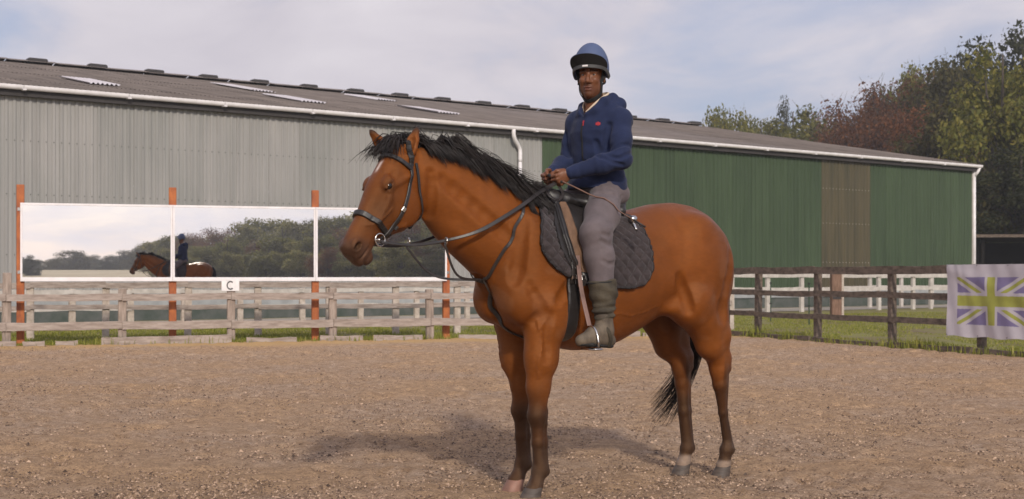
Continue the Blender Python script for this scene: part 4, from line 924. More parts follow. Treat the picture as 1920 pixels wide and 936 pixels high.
crease([(1.31, .10, 1.74), (1.17, .13, 1.64), (1.03, .16, 1.53), (.92, .20, 1.43)], .035, .012, .035)
crease([(.70, .25, 1.01), (.725, .25, .90), (.71, .23, .76)], .025, .009, .02)
crease([(.52, .26, 1.04), (.50, .25, .93)], .025, .012, .03)
crease([(1.0, 0, 1.24), (.98, 0, 1.08), (.90, 0, .96)], .03, .020, .03, False)
crease([(.84, .27, 1.17), (.76, .28, 1.03), (.80, .24, .97)], .03, .012, .025)
vein([(-.12, .30, 1.02), (.08, .31, .98), (.28, .31, 1.0), (.45, .29, .98)], .0022)
vein([(.76, .22, .98), (.74, .22, .88), (.745, .20, .76), (.735, .19, .66)], .004)
for sgn in (1, -1):
    P = Hs.snap(spline([hp(.04, -.215, sgn * .085), hp(.12, -.285, sgn * .09), hp(.20, -.335, sgn * .085), hp(.27, -.355, sgn * .06)], 9), .030 - .016, 10)
    for a, b in zip(P[:-1], P[1:]): Hs.cone(a, b, .030, .030, .022, mode='sub')
    P = Hs.snap(spline([hp(.30, -.055, sgn * .10), hp(.24, -.052, sgn * .10), hp(.17, -.085, sgn * .10), hp(.12, -.11, sgn * .095)], 8), -.006, 8)
    for a, b in zip(P[:-1], P[1:]): Hs.cone(a, b, .011, .010, .018)
    Hs.ell(Hs.snap(np.array([hp(.185, -.012, sgn * .09)]), .006)[0], (.026, .016, .014), 0.015, HR, 'sub')
    P = Hs.snap(spline([hp(.36, -.235, sgn * .085), hp(.42, -.205, sgn * .07), hp(.48, -.165, sgn * .06)], 7), -.004, 8)
    for a, b in zip(P[:-1], P[1:]): Hs.cone(a, b, .010, .008, .018)
for sgn in (1, -1):
    P = Hs.snap(spline([hp(.34, -.11, sgn * .09), hp(.40, -.10, sgn * .08), hp(.46, -.07, sgn * .07), hp(.50, -.03, sgn * .055)], 10), 0.0)
    for a, b in zip(P[:-1], P[1:]): Hs.cone(a, b, .004, .0035, .010)
hm, HV = Hs.mesh('body')
def coat(V):
    x, y, z = V[:, 0], V[:, 1], V[:, 2]; n = len(V); c = np.tile(np.array([[0.170, 0.0485, 0.0085]]), (n, 1))
    nz = vnoise(x * 9 + y * 5, z * 9 - y * 4, 2); nz2 = vnoise(x * 3 + 7, z * 3 + y * 3, 4)
    nz3 = vnoise(x * 22 + 3, z * 22 + y * 17, 6)
    c *= (0.66 + 0.42 * nz2 + 0.18 * nz3)[:, None]
    sm = lambda a, b, v: np.clip((v - a) / (b - a), 0, 1) ** 2 * (3 - 2 * np.clip((v - a) / (b - a), 0, 1))
    def mixc(f, col): c[:] = c * (1 - f[:, None]) + np.array(col) * f[:, None]
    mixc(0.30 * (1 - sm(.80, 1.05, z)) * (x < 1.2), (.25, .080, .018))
    leg = z < 1.0
    mixc(np.where(x > 0, 1 - sm(.30, .70, z + (nz - .5) * .16), 1 - sm(.34, .80, z + (nz - .5) * .16)) * leg * 0.92, (.026, .016, .011))
    mixc((1 - sm(.14, .28, z)) * leg * 0.40 * nz3, (.10, .07, .05))             # dusty feet
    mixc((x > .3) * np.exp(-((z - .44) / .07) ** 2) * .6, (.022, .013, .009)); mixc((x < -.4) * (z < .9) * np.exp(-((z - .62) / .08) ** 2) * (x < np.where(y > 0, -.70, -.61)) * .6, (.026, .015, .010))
    wh = (x < -.5) & (y < -.02); mixc(wh * (1 - sm(.075, .105, z + (nz - .5) * .03)), (.33, .255, .205))
    wh = (x < -.5) & (y > .02); mixc(wh * (1 - sm(.055, .08, z)), (.25, .19, .15))
    # head
    a = (x - HX) * hfx + y * hfy; l = -(x - HX) * hfy + y * hfx; t = (EA * (a - A0) + EZ * (z - Z0)) / HSC; nn = NA * (a - A0) + NZ * (z - Z0); hd = (x > 1.35) & (z > 1.2)
    mixc(hd * sm(.535, .635, t + (nz - .5) * .05 - (nn + .06) * .12) * .92, (.030, .022, .020))
    mixc(hd * np.exp(-((t - .60) / .05) ** 2 - ((nn + .13) / .05) ** 2) * .5, (.14, .075, .055))
    mixc(hd * np.clip(1.6 * np.exp(-((t - .613) / .024) ** 2 - ((nn + .054) / .017) ** 2), 0, 1) * (np.abs(l) > .030), (.006, .004, .004))
    mixc(hd * np.exp(-((t - .262) / .032) ** 2 - ((nn + .022) / .024) ** 2) * (np.abs(l) > .06) * .85, (.030, .016, .010))
    mixc(hd * np.exp(-((t - .38) / .15) ** 2 - ((nn + .06) / .07) ** 2) * .7, (.070, .028, .012)); mixc(hd * sm(.25, .5, t) * .30, (.10, .045, .022))
    mixc((x > .95) * (x < 1.36) * np.exp(-((z - np.interp(x, [1.0, 1.1, 1.27, 1.36], [1.12, 1.28, 1.42, 1.52])) / .05) ** 2) * .45, (.08, .032, .014))
    mixc(hd * sm(.12, .15, t) * (1 - sm(.185, .22, t)) * np.exp(-((l + .002) / .010) ** 2) * (nn > -.02), (.62, .50, .45))    # star
    tipz = np.maximum(sm(1.965, 2.02, z) * (l > 0), sm(1.965, 2.01, z) * (l < 0)) * hd; mixc(tipz * .9, (.02, .014, .012))
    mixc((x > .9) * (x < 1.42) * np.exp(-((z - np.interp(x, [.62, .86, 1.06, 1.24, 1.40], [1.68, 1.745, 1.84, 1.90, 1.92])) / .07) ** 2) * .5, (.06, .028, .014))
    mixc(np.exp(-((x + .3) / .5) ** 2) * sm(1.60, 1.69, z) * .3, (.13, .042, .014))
    mixc(np.exp(-((x + .62) / .2) ** 2 - ((z - 1.05) / .12) ** 2) * (np.abs(y) < .16) * .6, (.07, .03, .014))  # shading at the groin, painted into the coat colour
    mixc((x < -.1) * np.clip(-y * 6 + .2, 0, 1) * (z < .98) * .45, (.045, .020, .010)); mixc((x > .4) * (x < .9) * np.clip(-y * 5, 0, 1) * (z < .95) * .4, (.06, .025, .012))   # shade of the off-side limbs painted into the coat colour
    dust = sm(.62, .80, vnoise(x * 14 + 31, z * 14 + y * 9, 12)) * sm(.35, .65, vnoise(x * 2.5, z * 2.5 + y, 13)) * (z > .7); mixc(dust * .08, (.36, .22, .14))
    return c
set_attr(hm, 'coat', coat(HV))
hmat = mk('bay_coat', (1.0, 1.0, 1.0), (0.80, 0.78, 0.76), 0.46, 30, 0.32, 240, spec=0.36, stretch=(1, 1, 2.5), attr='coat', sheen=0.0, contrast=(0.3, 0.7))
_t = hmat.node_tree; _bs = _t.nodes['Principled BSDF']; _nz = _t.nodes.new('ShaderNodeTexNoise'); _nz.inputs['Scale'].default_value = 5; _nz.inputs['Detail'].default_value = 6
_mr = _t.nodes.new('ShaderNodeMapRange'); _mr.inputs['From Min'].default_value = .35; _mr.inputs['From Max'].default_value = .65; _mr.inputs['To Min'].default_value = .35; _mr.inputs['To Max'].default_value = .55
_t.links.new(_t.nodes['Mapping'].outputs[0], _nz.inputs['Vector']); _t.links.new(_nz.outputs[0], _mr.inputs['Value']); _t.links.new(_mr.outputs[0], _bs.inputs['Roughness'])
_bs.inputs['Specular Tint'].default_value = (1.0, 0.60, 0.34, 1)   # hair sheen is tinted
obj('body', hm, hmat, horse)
for sgn in (1, -1):
    c = hp(.262, -.022, sgn * .084); bm = bmesh.new(); bmesh.ops.create_uvsphere(bm, u_segments=16, v_segments=10, radius=0.0215); me = bpy.data.meshes.new('eye'); bm.to_mesh(me); bm.free()
    for p_ in me.polygons: p_.use_smooth = True
    obj('eye', me, M['eye'], horse, c)
# hooves
def hoof(c, mat, s=1.0, fwd=0.0):
    n = 24; mb = MB(); V = []; q = []; prof = [(0.0, 1.00, 0.0), (0.012, 1.0, 0.0), (.045, .90, -.012), (.072, .80, -.026), (.084, .70, -.03)]
    for z, r, dx in prof:
        for j in range(n):
            a = 2 * math.pi * j / n; rx = .066 * r * (1.0 if math.cos(a) > 0 else .80); V.append((c[0] + (dx + rx * math.cos(a)) * s, c[1] + .058 * r * math.sin(a) * s, c[2] + z * s))
    q = [(i*n+j, i*n+(j+1) % n, (i+1)*n+(j+1) % n, (i+1)*n+j) for i in range(4) for j in range(n)]; mb.add(V, q); mb.add([V[4*n+j] for j in range(n)] + [(c[0] - .03 * s, c[1], c[2] + .088 * s)], [], [(j, (j+1) % n, n) for j in range(n)])
    return mb.build('hoof', M[mat], horse, True)
hoof((.768, .165, -.038), 'hoof', 1.06); o = hoof((.675, -.142, -.038), 'hoof_pink', 1.06); o['label'] = 'pale pinkish hoof'
hoof((-.750, .105, -.044), 'hoof'); hoof((-.596, -.10, -.044), 'hoof')

# hair -----------------------------------------------------------------
def strands(specs, name, mat, parent):
    """specs: list of (polyline pts, width)"""
    Vs = []; Qs = []; n0 = 0
    for P, wd in specs:
        P = np.asarray(P); m = len(P); T = np.gradient(P, axis=0); S = np.cross(T, np.array([0.2, 1, 0.1]) + np.random.default_rng(n0).normal(size=3) * .5); S /= np.linalg.norm(S, axis=1)[:, None] + 1e-9
        B = np.cross(T, S); B /= np.linalg.norm(B, axis=1)[:, None] + 1e-9
        ww = wd * np.clip(1.15 - np.linspace(0, 1, m) ** 1.6, .08, 1)[:, None]
        V = np.stack([P + S * ww, P - S * ww * .5 + B * ww * .6, P - S * ww * .5 - B * ww * .6], 1).reshape(-1, 3)
        I = 3 * np.arange(m - 1)[:, None]; q = np.concatenate([I + np.array([[0, 1, 4, 3]]), I + np.array([[1, 2, 5, 4]]), I + np.array([[2, 0, 3, 5]])]) + n0
        Vs.append(V); Qs.append(q); n0 += len(V)
    return obj(name, mesh_np(name, np.concatenate(Vs), np.concatenate(Qs), True), mat, parent)
def mane():
    r = np.random.default_rng(3); sp = []
    cx = [.60, .72, .86, .96, 1.06, 1.16, 1.24, 1.32, 1.40, 1.455]; cz = [1.690, 1.715, 1.752, 1.800, 1.848, 1.880, 1.898, 1.910, 1.918, 1.925]
    ck = np.random.default_rng(9).normal(size=(200, 4))
    for i in range(2600):
        x = r.uniform(.62, 1.455); cc = ck[int(x * 55)]; x += .35 * (round(x * 55) / 55 - x); z = np.interp(x, cx, cz); y = r.normal(0.01, .014)
        u = (x - .62) / .83
        L = np.interp(x, [.62, .75, .9, 1.1, 1.3, 1.46], [.15, .27, .31, .23, .16, .12]) * r.uniform(.7, 1.12); lift = np.interp(x, [.62, .8, 1.0, 1.2, 1.45], [.015, .035, .050, .050, .040]) * r.uniform(.2, 1.3)
        back = np.interp(x, [.62, .9, 1.2, 1.45], [.55, .85, 1.0, .9]) * r.uniform(.8, 1.15) * (1 + .22 * cc[0])
        lift *= max(.3, 1 + .5 * cc[1]); L *= 1 + .16 * cc[2]; wave = r.normal(0, .008) + .016 * cc[3]
        flyaway = r.random() < .10; lift = lift + (r.uniform(0, .035) if flyaway else 0)
        pts = [(x, y, z - .012), (x - .02 * back, y + .012, z + lift)]
        for s_ in (.3, .55, .8, 1.0):
            d = L * s_; fall = (s_ ** 1.4) * L * (0.62 if not flyaway else .1); pts.append((x - .02 - d * back * .72, y + .03 + .26 * d + r.normal(0, .004), z + lift * (1 - s_) + .012 - fall + wave * s_))
        P = spline(pts, 10)
        F = Hs.sample(P); G = Hs.grad(P); need = np.clip(.010 + r.uniform(0, .02) - F, 0, .06); need[:1] = 0; P = P + G * need[:, None]
        sp.append((P, r.uniform(.0020, .0045) * (.5 if flyaway else 1)))
    strands(sp, 'mane', M['mane'], horse)
    sp = []
    for i in range(230):   # forelock blown forward and sideways over the browband
        b = np.array(hl(.085 + r.normal(0, .016), 1.925 + r.normal(0, .006), r.normal(0, .024))); sd = r.normal(-.035, .055)
        L = r.uniform(.02, .065); up = r.uniform(.01, .055)
        e1 = b + np.array(hl(.05 + .3 * L, 0, sd * .4)) - np.array(hl(0, 0, 0)) + np.array([0, 0, up]); e2 = b + np.array(hl(.07 + .75 * L, 0, sd)) - np.array(hl(0, 0, 0)) + np.array([0, 0, up * .4 - .02 - L * .25])
        e3 = b + np.array(hl(.085 + 1.0 * L, 0, sd * 1.4)) - np.array(hl(0, 0, 0)) + np.array([0, 0, -.045 - L * .35 + r.normal(0, .02)])
        P = spline([b, e1, e2, e3], 9); F = Hs.sample(P); P = P + Hs.grad(P) * np.clip(.008 - F, 0, .05)[:, None]; sp.append((P, r.uniform(.0022, .004)))
    for i in range(60):   # stray loops over the poll
        b = np.array(hl(.07 + r.normal(0, .02), 1.925, r.normal(0, .02))); P = spline([b, b + np.array([r.normal(.02, .03), 0, r.uniform(.04, .075)]), b + np.array([-.06 + r.normal(0, .05), .02, r.uniform(.03, .07)]), b + np.array([-.13, .03, r.uniform(0, .04)])], 9); sp.append((P, .0020))
    strands(sp, 'forelock', M['mane'], horse)
    sp = []
    for i in range(900):
        a = r.uniform(0, 6.28); rr = r.random() ** .5
        b = np.array([-.805, 0.0, 1.47]) + np.array([.0, math.cos(a) * .022 * rr, math.sin(a) * .03 * rr]); q = r.normal(0, 1, 2)
        wisp = r.random() < .22; L = r.uniform(.95, 1.14) if wisp else r.uniform(.68, .92); blow = r.uniform(.5, 1.35) if wisp else .25
        k_ = .7 if wisp else 1.0; q *= k_
        pts = [b, (-.875 + q[0] * .012, -.03 + q[1] * .012, 1.40), (-.885 + q[0] * .022, -.13 + q[1] * .026, 1.40 - .28 * L), (-.86 + q[0] * .030, -.22 + q[1] * .034, 1.40 - .58 * L), (-.82 + q[0] * .028 + .02 * blow, -.26 - .07 * blow + q[1] * .028, 1.40 - .84 * L), (-.79 + q[0] * .018 + .05 * blow, -.27 - .20 * blow + q[1] * .018, 1.40 - 1.03 * L)]
        sp.append((spline(pts, 14), r.uniform(.0028, .0055)))
    strands(sp, 'tail', M['mane'], horse)
    MB().tube(spline([(-.78, 0, 1.50), (-.83, 0, 1.47), (-.875, -.01, 1.38), (-.895, -.03, 1.24), (-.89, -.06, 1.12)], 12), np.linspace(.042, .014, 12), 10).build('tail_dock', M['mane'], horse, True)
mane()

# ------------------------------------------------------------------ saddle, pad and tack (each a thing of its own)
HANG = math.pi + YAW
def tack(name, label, cat):
    o = empty(name, (HO[0], HO[1], LIFT), HANG); return tag(o, label, cat)
ZC = 1.32
_rr = np.arange(0.10, 0.55, 0.003)
def skin_r(x, phi):
    """radius from the barrel axis to the coat at station x, angle phi from straight up (left positive)"""
    x = np.atleast_1d(x).astype(float); phi = np.atleast_1d(phi).astype(float)
    P = np.stack([x[:, None] + 0 * _rr, np.sin(phi)[:, None] * _rr, ZC + np.cos(phi)[:, None] * _rr], -1); F = Hs.sample(P); out_ = F > 0
    i = np.argmax(out_, 1); return _rr[i]
def at(x, phi, off): r = skin_r(x, phi) + off; return np.stack([np.asarray(x, float) + 0 * r, np.sin(phi) * r, ZC + np.cos(phi) * r], -1)
def wrap(name, mat, parent, ph0, ph1, xb, xf, off, thick, nph=90, nx=80, relief=None):
    """sheet wrapped round the barrel between phi ph0..ph1 with back/front edges xb(phi), xf(phi)"""
    ph = np.linspace(ph0, ph1, nph); U = np.linspace(0, 1, nx); PH, UU = np.meshgrid(ph, U, indexing='ij')
    X = np.interp(np.abs(PH), *xb) * (1 - UU) + np.interp(np.abs(PH), *xf) * UU; R = skin_r(X.ravel(), PH.ravel()).reshape(X.shape)
    for _ in range(2): R[1:-1, 1:-1] = (R[:-2, 1:-1] + R[2:, 1:-1] + R[1:-1, :-2] + R[1:-1, 2:] + 2 * R[1:-1, 1:-1]) / 6
    O = off + thick + (relief(X, PH, R) if relief is not None else 0 * X)
    O = O - thick * 0.8 * np.clip(1 - np.minimum(UU, 1 - UU) * nx / 2.5, 0, 1)
    def pts(o): r = R + o; return np.stack([X, np.sin(PH) * r, ZC + np.cos(PH) * r], -1).reshape(-1, 3)
    V = np.vstack([pts(O), pts(off + 0 * O)]); I = np.arange(nph * nx).reshape(nph, nx); n = nph * nx
    q = [np.stack([I[:-1, :-1], I[1:, :-1], I[1:, 1:], I[:-1, 1:]], -1).reshape(-1, 4)]; q.append(q[0][:, ::-1] + n)
    bd = np.concatenate([I[0, :], I[1:, -1], I[-1, -2::-1], I[-2:0:-1, 0]]); nb = np.roll(bd, -1); q.append(np.stack([bd, nb, nb + n, bd + n], -1)[:, ::-1])
    me = mesh_np(name, V, np.concatenate(q)[:, ::-1], True); o = obj(name, me, mat, parent)
    edge = pts(O)[bd]
    return o, edge
# saddle pad
pad = tack('saddle_pad', 'dark charcoal quilted saddle pad under the saddle on the horse', 'saddle pad')
def quilt(X, PH, R):
    s_ = PH * 0.30; k = 2 * math.pi / 0.078; a = np.abs(np.sin((X + s_) * k / 2)); b = np.abs(np.sin((X - s_) * k / 2)); return 0.013 * (np.minimum(a, b) ** 0.7)
pmax = 2.02
pb = ([0, .25, .6, 1.0, 1.4, 1.75, 1.90, 1.98, pmax], [.07, .055, .02, -.01, -.02, -.005, .02, .06, .13])
pf = ([0, .3, .6, .9, 1.2, 1.4, 1.6, 1.75, 1.88, 1.96, pmax], [.64, .66, .70, .745, .765, .755, .72, .67, .60, .53, .45])
o, ed = wrap('quilted_panel', M['pad'], pad, -pmax, pmax, pb, pf, 0.004, 0.012, 300, 130, quilt)
ed2 = np.vstack([ed, ed[:1]]); MB().tube(ed2, 0.008, 6, False).build('binding', M['binding'], pad, True)
# saddle
sad = tack('saddle', 'black general-purpose saddle with a brown knee panel under the rider', 'saddle')
fl_b = ([0.25, .6, 1.0, 1.4, 1.7, 1.86, 1.94], [.18, .20, .24, .28, .32, .38, .44]); fl_f = ([0.25, .5, .8, 1.1, 1.35, 1.6, 1.8, 1.94], [.56, .60, .635, .65, .64, .60, .55, .48])
for sg in (1, -1):
    wrap('flap', M['leather'], sad, sg * .25, sg * 1.94, fl_b, fl_f, 0.024, 0.010, 60, 40)
    kn_b = ([.30, .7, 1.1, 1.5, 1.80], [.47, .49, .495, .48, .445]); kn_f = ([.30, .7, 1.1, 1.5, 1.80], [.53, .555, .565, .55, .505])
    wrap('knee_panel', M['leather_brown'], sad, sg * .34, sg * 1.80, kn_b, kn_f, 0.036, 0.014, 50, 14)
    wrap('knee_roll', M['leather'], sad, sg * .40, sg * 1.74, (kn_f[0], [v + .004 for v in kn_f[1]]), (kn_f[0], [v + .040 for v in kn_f[1]]), 0.036, 0.026, 50, 12)
Sd = SDF((-.06, -.26, 1.52), (.66, .26, 1.86), 0.006)
Sd.chain([(.53, 0, 1.700, .042, 1.3), (.44, 0, 1.672, .050, 1.9), (.30, 0, 1.650, .052, 2.6), (.16, 0, 1.655, .050, 3.2), (.07, 0, 1.69, .040, 3.6), (.035, 0, 1.712, .026, 4.2)], 0.03, LAT)
for sg in (1, -1): Sd.chain([(.50, sg * .04, 1.66, .045), (.50, sg * .12, 1.60, .03)], 0.03); Sd.chain([(.05, sg * .08, 1.67, .035), (.09, sg * .14, 1.61, .030)], 0.03)
sm_, _ = Sd.mesh('seat'); obj('seat', sm_, M['leather'], sad)
P = at(np.full(10, .06), np.linspace(.62, .95, 10), 0.03); MB().tube(P, 0.010, 8).build('dee_ring', M['metal'], sad, True)
P = at(np.linspace(.085, .03, 8), np.full(8, .72), 0.045); MB().tube(P, np.array([.008, .018, .022, .024, .024, .022, .016, .006]), 10).build('cantle_stud', M['metal'], sad, True)
for sg in (1, -1):
    ph = np.linspace(1.72, 3.02, 30) * sg; x_ = np.interp(np.abs(ph), [1.72, 2.2, 3.02], [.53, .545, .56]); P = at(x_, ph, 0.012); N = np.stack([0 * ph, np.sin(ph), np.cos(ph)], -1)
    ribbon(P, N, 0.085, 0.014, 'girth', M['leather'], sad)
    for k in range(3):
        ph = np.linspace(1.62, 2.02, 8) * sg; P = at(np.full(8, .50 + .032 * k), ph, 0.034); ribbon(P, np.stack([0 * ph, np.sin(ph), np.cos(ph)], -1), 0.024, 0.006, 'girth_strap', M['leather_strap'], sad)
        ph = np.linspace(1.86, 1.93, 3) * sg; P = at(np.full(3, .50 + .032 * k), ph, 0.042); ribbon(P, np.stack([0 * ph, np.sin(ph), np.cos(ph)], -1), 0.028, 0.008, 'buckle', M['metal'], sad)
# stirrups: leather down to the iron under the boot
def stirrup(sg, foot):
    f = np.array(foot)
    top = at(np.array([f[0] + .005]), np.array([sg * 1.50]), 0.062)[0]; P = spline([top, top * .5 + f * .5 + np.array((-.005, -sg * .035, .07)), (f[0] - .02, f[1] - sg * .045, f[2] + .128)], 16); ribbon(P, np.tile([0, sg, 0], (16, 1)), 0.028, 0.006, 'stirrup_leather', M['stirrup_leather'], sad)
    mb = MB(); aa = np.linspace(0, math.pi, 12); mb.tube([(f[0], f[1] + .062 * math.cos(a), f[2] + .012 + .115 * math.sin(a)) for a in aa], 0.006, 6); mb.bbox((f[0] - .028, f[1] - .066, f[2] - .006), (f[0] + .028, f[1] + .066, f[2] + .006), .003); mb.build('stirrup_iron', M['metal'], sad, True)

# bridle
br = tack('bridle', 'black leather bridle with noseband and steel bit on the horse head', 'bridle')
def hring(t, n0, angs, off=0.006):
    P = []
    for a in angs:
        c = hp(t, n0, 0); d = HR[1] * math.cos(a) + HR[2] * math.sin(a); R_ = np.arange(0.01, .26, .002); F = Hs.sample(c + d * R_[:, None]); P.append(c + d * (R_[np.argmax(F > 0)] + off))
    return np.array(P)
P = hring(.447, -.09, np.linspace(0, 2 * math.pi, 48), .007); P[-1] = P[0]; ribbon(P, Hs.grad(P), 0.030, 0.011, 'noseband', M['leather'], br)
P = hring(.100, -.085, np.linspace(-1.62, 1.62, 30), .010); ribbon(P, Hs.grad(P), 0.024, 0.010, 'browband', M['leather'], br)
for sg in (1, -1):
    strap(Hs, [hp(.085, -.085, sg * .10), hp(.17, -.125, sg * .11), hp(.27, -.152, sg * .115), hp(.36, -.172, sg * .10), hp(.44, -.178, sg * .08), hp(.495, -.165, sg * .06)], 0.020, 0.007, 'cheekpiece', M['leather'], br, .008)
    strap(Hs, [hp(.05, -.105, sg * .09), hp(.14, -.19, sg * .10), hp(.22, -.262, sg * .09), hp(.28, -.298, sg * .05), hp(.295, -.302, 0)], 0.015, 0.006, 'throatlatch', M['leather'], br, .010)
    c = hp(.505, -.150, sg * .068); aa = np.linspace(0, 2 * math.pi, 25); P = [c + (HR[0] * math.cos(a) + HR[1] * math.sin(a)) * .033 for a in aa]; MB().tube(P, .0045, 6, False).build('bit_ring', M['metal'], br, True)
    P = hring(.40, -.20, np.linspace(sg * 1.4, sg * 1.6, 4), .012); ribbon(P, Hs.grad(P), 0.026, 0.01, 'keeper', M['leather_strap'], br)
    q0 = hp(.30, -.158, sg * .12); P = Hs.snap(np.array([q0, q0 + HR[0] * .012, q0 + HR[0] * .024]), .014); ribbon(P, Hs.grad(P), 0.024, 0.005, 'buckle', M['metal'], br)
P = spline([hp(.085, -.085, .092), hp(.03, -.045, .080), hp(-.01, -.03, .045), hp(-.022, -.028, 0), hp(-.01, -.03, -.045), hp(.03, -.045, -.080), hp(.085, -.085, -.092)], 30); P = Hs.snap(P, .008); ribbon(P, Hs.grad(P), 0.030, 0.008, 'headpiece', M['leather'], br)
MB().tube([hp(.505, -.150, -.068), hp(.505, -.145, 0), hp(.505, -.150, .068)], .007, 8).build('mouthpiece', M['metal'], br, True)

# martingale and breast strap
mg = tack('martingale', 'black running martingale and neck strap around the horse neck and chest', 'martingale')
for sg in (1, -1):
    strap(Hs, [(.74, sg * .05, 1.70), (.80, sg * .16, 1.63), (.88, sg * .21, 1.50), (.96, sg * .20, 1.36), (1.02, sg * .13, 1.22), (1.05, 0, 1.15)], 0.018, 0.007, 'neck_strap', M['leather_strap'], mg, .008, 40)
CH = Hs.snap(np.array([(1.06, .01, 1.15)]), .012)[0]
R1 = np.array([1.305, .135, 1.405]); R2 = np.array([1.44, -.03, 1.40])
for R_, sg in ((R1, 1), (R2, -1)):
    P = spline([CH, (CH + R_) / 2 + np.array([.055, .02 * sg, -.075]), R_ + np.array([.0, 0, -.03]), R_], 24); ribbon(P, np.tile([0.1, 1, 0.2], (24, 1)), 0.013, 0.005, 'martingale_strap', M['leather_strap'], mg)
    aa = np.linspace(0, 2 * math.pi, 17); MB().tube([R_ + np.array([0.3 * .02 * math.cos(a), .02 * math.cos(a), .02 * math.sin(a) + .012]) for a in aa], .004, 6, False).build('ring', M['metal'], mg, True)
strap(Hs, [CH, (1.00, 0, 1.06), (.94, 0, .97), (.86, 0, .90), (.74, 0, .86), (.60, 0, .83)], 0.026, 0.007, 'breast_strap', M['leather_strap'], mg, .008, 30)

# reins
rn = tack('reins', 'black leather reins running from the bit to the rider hands', 'reins')
HL = np.array([.508, .062, 1.765]); HRt = np.array([.520, -.050, 1.772])
for sg, R_, H_ in ((1, R1, HL), (-1, R2 + np.array([-.12, -.10, .0]), HRt)):
    b0 = hp(.515, -.158, sg * .075)
    P = spline([b0, b0 * .5 + R_ * .5 + np.array([0, 0, -.012]), R_ + np.array([0, 0, .014]), (1.13, sg * .185, 1.47), (.96, sg * .195, 1.555), (.80, sg * .165, 1.635), (.66, sg * .10, 1.70), H_], 50)
    F = Hs.sample(P); P[6:] = (P + Hs.grad(P) * np.clip(.012 - F, 0, .08)[:, None])[6:]; ribbon(P, np.tile([0.05, 1, 0.35], (50, 1)), np.interp(np.arange(50), [0, 18, 22, 49], [.016, .016, .022, .022]), 0.007, 'rein', M['leather_strap'], rn)
P = spline([HL + np.array([-.02, 0, -.02]), (.49, .10, 1.70), (.55, .13, 1.66), (.60, .11, 1.69), (.56, .03, 1.735), (.55, -.02, 1.74), HRt + np.array([-.01, 0, -.02])], 30); ribbon(P, np.tile([.2, .6, .7], (30, 1)), .018, .006, 'slack_loop', M['leather_strap'], rn)

# ------------------------------------------------------------------ rider
rider = empty('person', (HO[0], HO[1], LIFT), HANG)
tag(rider, 'rider in blue helmet, navy hoodie and grey breeches sitting on the bay horse', 'person')
SH = {1: np.array((.120, .165, 2.140)), -1: np.array((.195, -.138, 2.145))}
EL = {1: np.array((.195, .275, 1.905)), -1: np.array((.225, -.195, 1.92))}
WR = {1: np.array((.440, .100, 1.822)), -1: np.array((.450, -.060, 1.830))}
HIP = {1: np.array((.17, .095, 1.725)), -1: np.array((.17, -.095, 1.725))}
KN = {1: np.array((.460, .345, 1.46)), -1: np.array((.42, -.345, 1.47))}
AN = {1: np.array((.440, .415, .950)), -1: np.array((.26, -.415, .960))}
TOE = {1: np.array((.625, .440, .878)), -1: np.array((.43, -.440, .870))}
FY = math.radians(40); HC = np.array((.205, .0, 2.400)); ff = np.array((math.cos(FY), math.sin(FY), 0.0)); fl = np.array((-math.sin(FY), math.cos(FY), 0.0)); fu = np.array((0, 0, 1.0)); FRm = np.array([ff, fl, fu])
def fp(f, l, u): return HC + ff * f + fl * l + fu * u
B = SDF((-.06, -.56, .80), (.76, .56, 2.62), 0.005)
B.chain([(.15, 0, 1.80, .10, 1.45), (.16, 0, 1.95, .098, 1.35), (.165, 0, 2.08, .098, 1.35), (.17, 0, 2.15, .075, 1.45)], 0.04, LAT)
B.chain([(.175, 0, 2.22, .060), (.195, 0.005, 2.34, .053)], 0.03)
for sg in (1, -1):
    B.chain([(*SH[sg], .055), (*(SH[sg] * .5 + EL[sg] * .5), .044), (*EL[sg], .038), (*(EL[sg] * .6 + WR[sg] * .4), .038), (*WR[sg], .026)], 0.03)
    B.chain([(*HIP[sg], .070), (*(HIP[sg] * .45 + KN[sg] * .55), .068), (*KN[sg], .046), (*(KN[sg] * .7 + AN[sg] * .3 + np.array((-.02, 0, 0))), .040), (*(KN[sg] * .2 + AN[sg] * .8), .030), (*AN[sg], .028), (*TOE[sg], .020)], 0.03)
# head and face
B.ell(fp(-.012, 0, .045), (.094, .070, .105), 0.02, FRm); B.ell(fp(.030, 0, -.055), (.058, .046, .072), 0.035, FRm)
B.ell(fp(.064, 0, -.102), (.022, .021, .019), 0.025, FRm)
for sg in (1, -1):
    B.ell(fp(.058, sg * .037, -.020), (.026, .021, .022), 0.025, FRm)
    B.ell(fp(.018, sg * .042, -.065), (.032, .014, .028), 0.03, FRm)
    B.ell(fp(.092, sg * .031, .012), (.016, .019, .0105), 0.010, FRm, 'sub')
    B.cone(fp(.083, sg * .016, .031), fp(.066, sg * .052, .028), .008, .006, 0.012)
    B.cone(fp(.078, sg * .018, .0205), fp(.066, sg * .044, .017), .0045, .0045, 0.004); B.cone(fp(.0775, sg * .018, .004), fp(.066, sg * .044, .004), .004, .004, 0.004)
    B.ell(fp(.088, sg * .0155, -.034), (.012, .0095, .0085), 0.006, FRm)
    B.ell(fp(-.012, sg * .076, .0), (.016, .010, .030), 0.01, FRm)
B.chain([fp(.080, 0, .022).tolist() + [.0085], fp(.094, 0, -.010).tolist() + [.010], fp(.101, 0, -.029).tolist() + [.0135]], 0.010)
B.ell(fp(.084, 0, -.0625), (.0130, .025, .0075), 0.006, FRm); B.ell(fp(.082, 0, -.0775), (.0135, .022, .0085), 0.006, FRm); B.ell(fp(.096, 0, -.0695), (.010, .026, .0018), 0.003, FRm, 'sub')
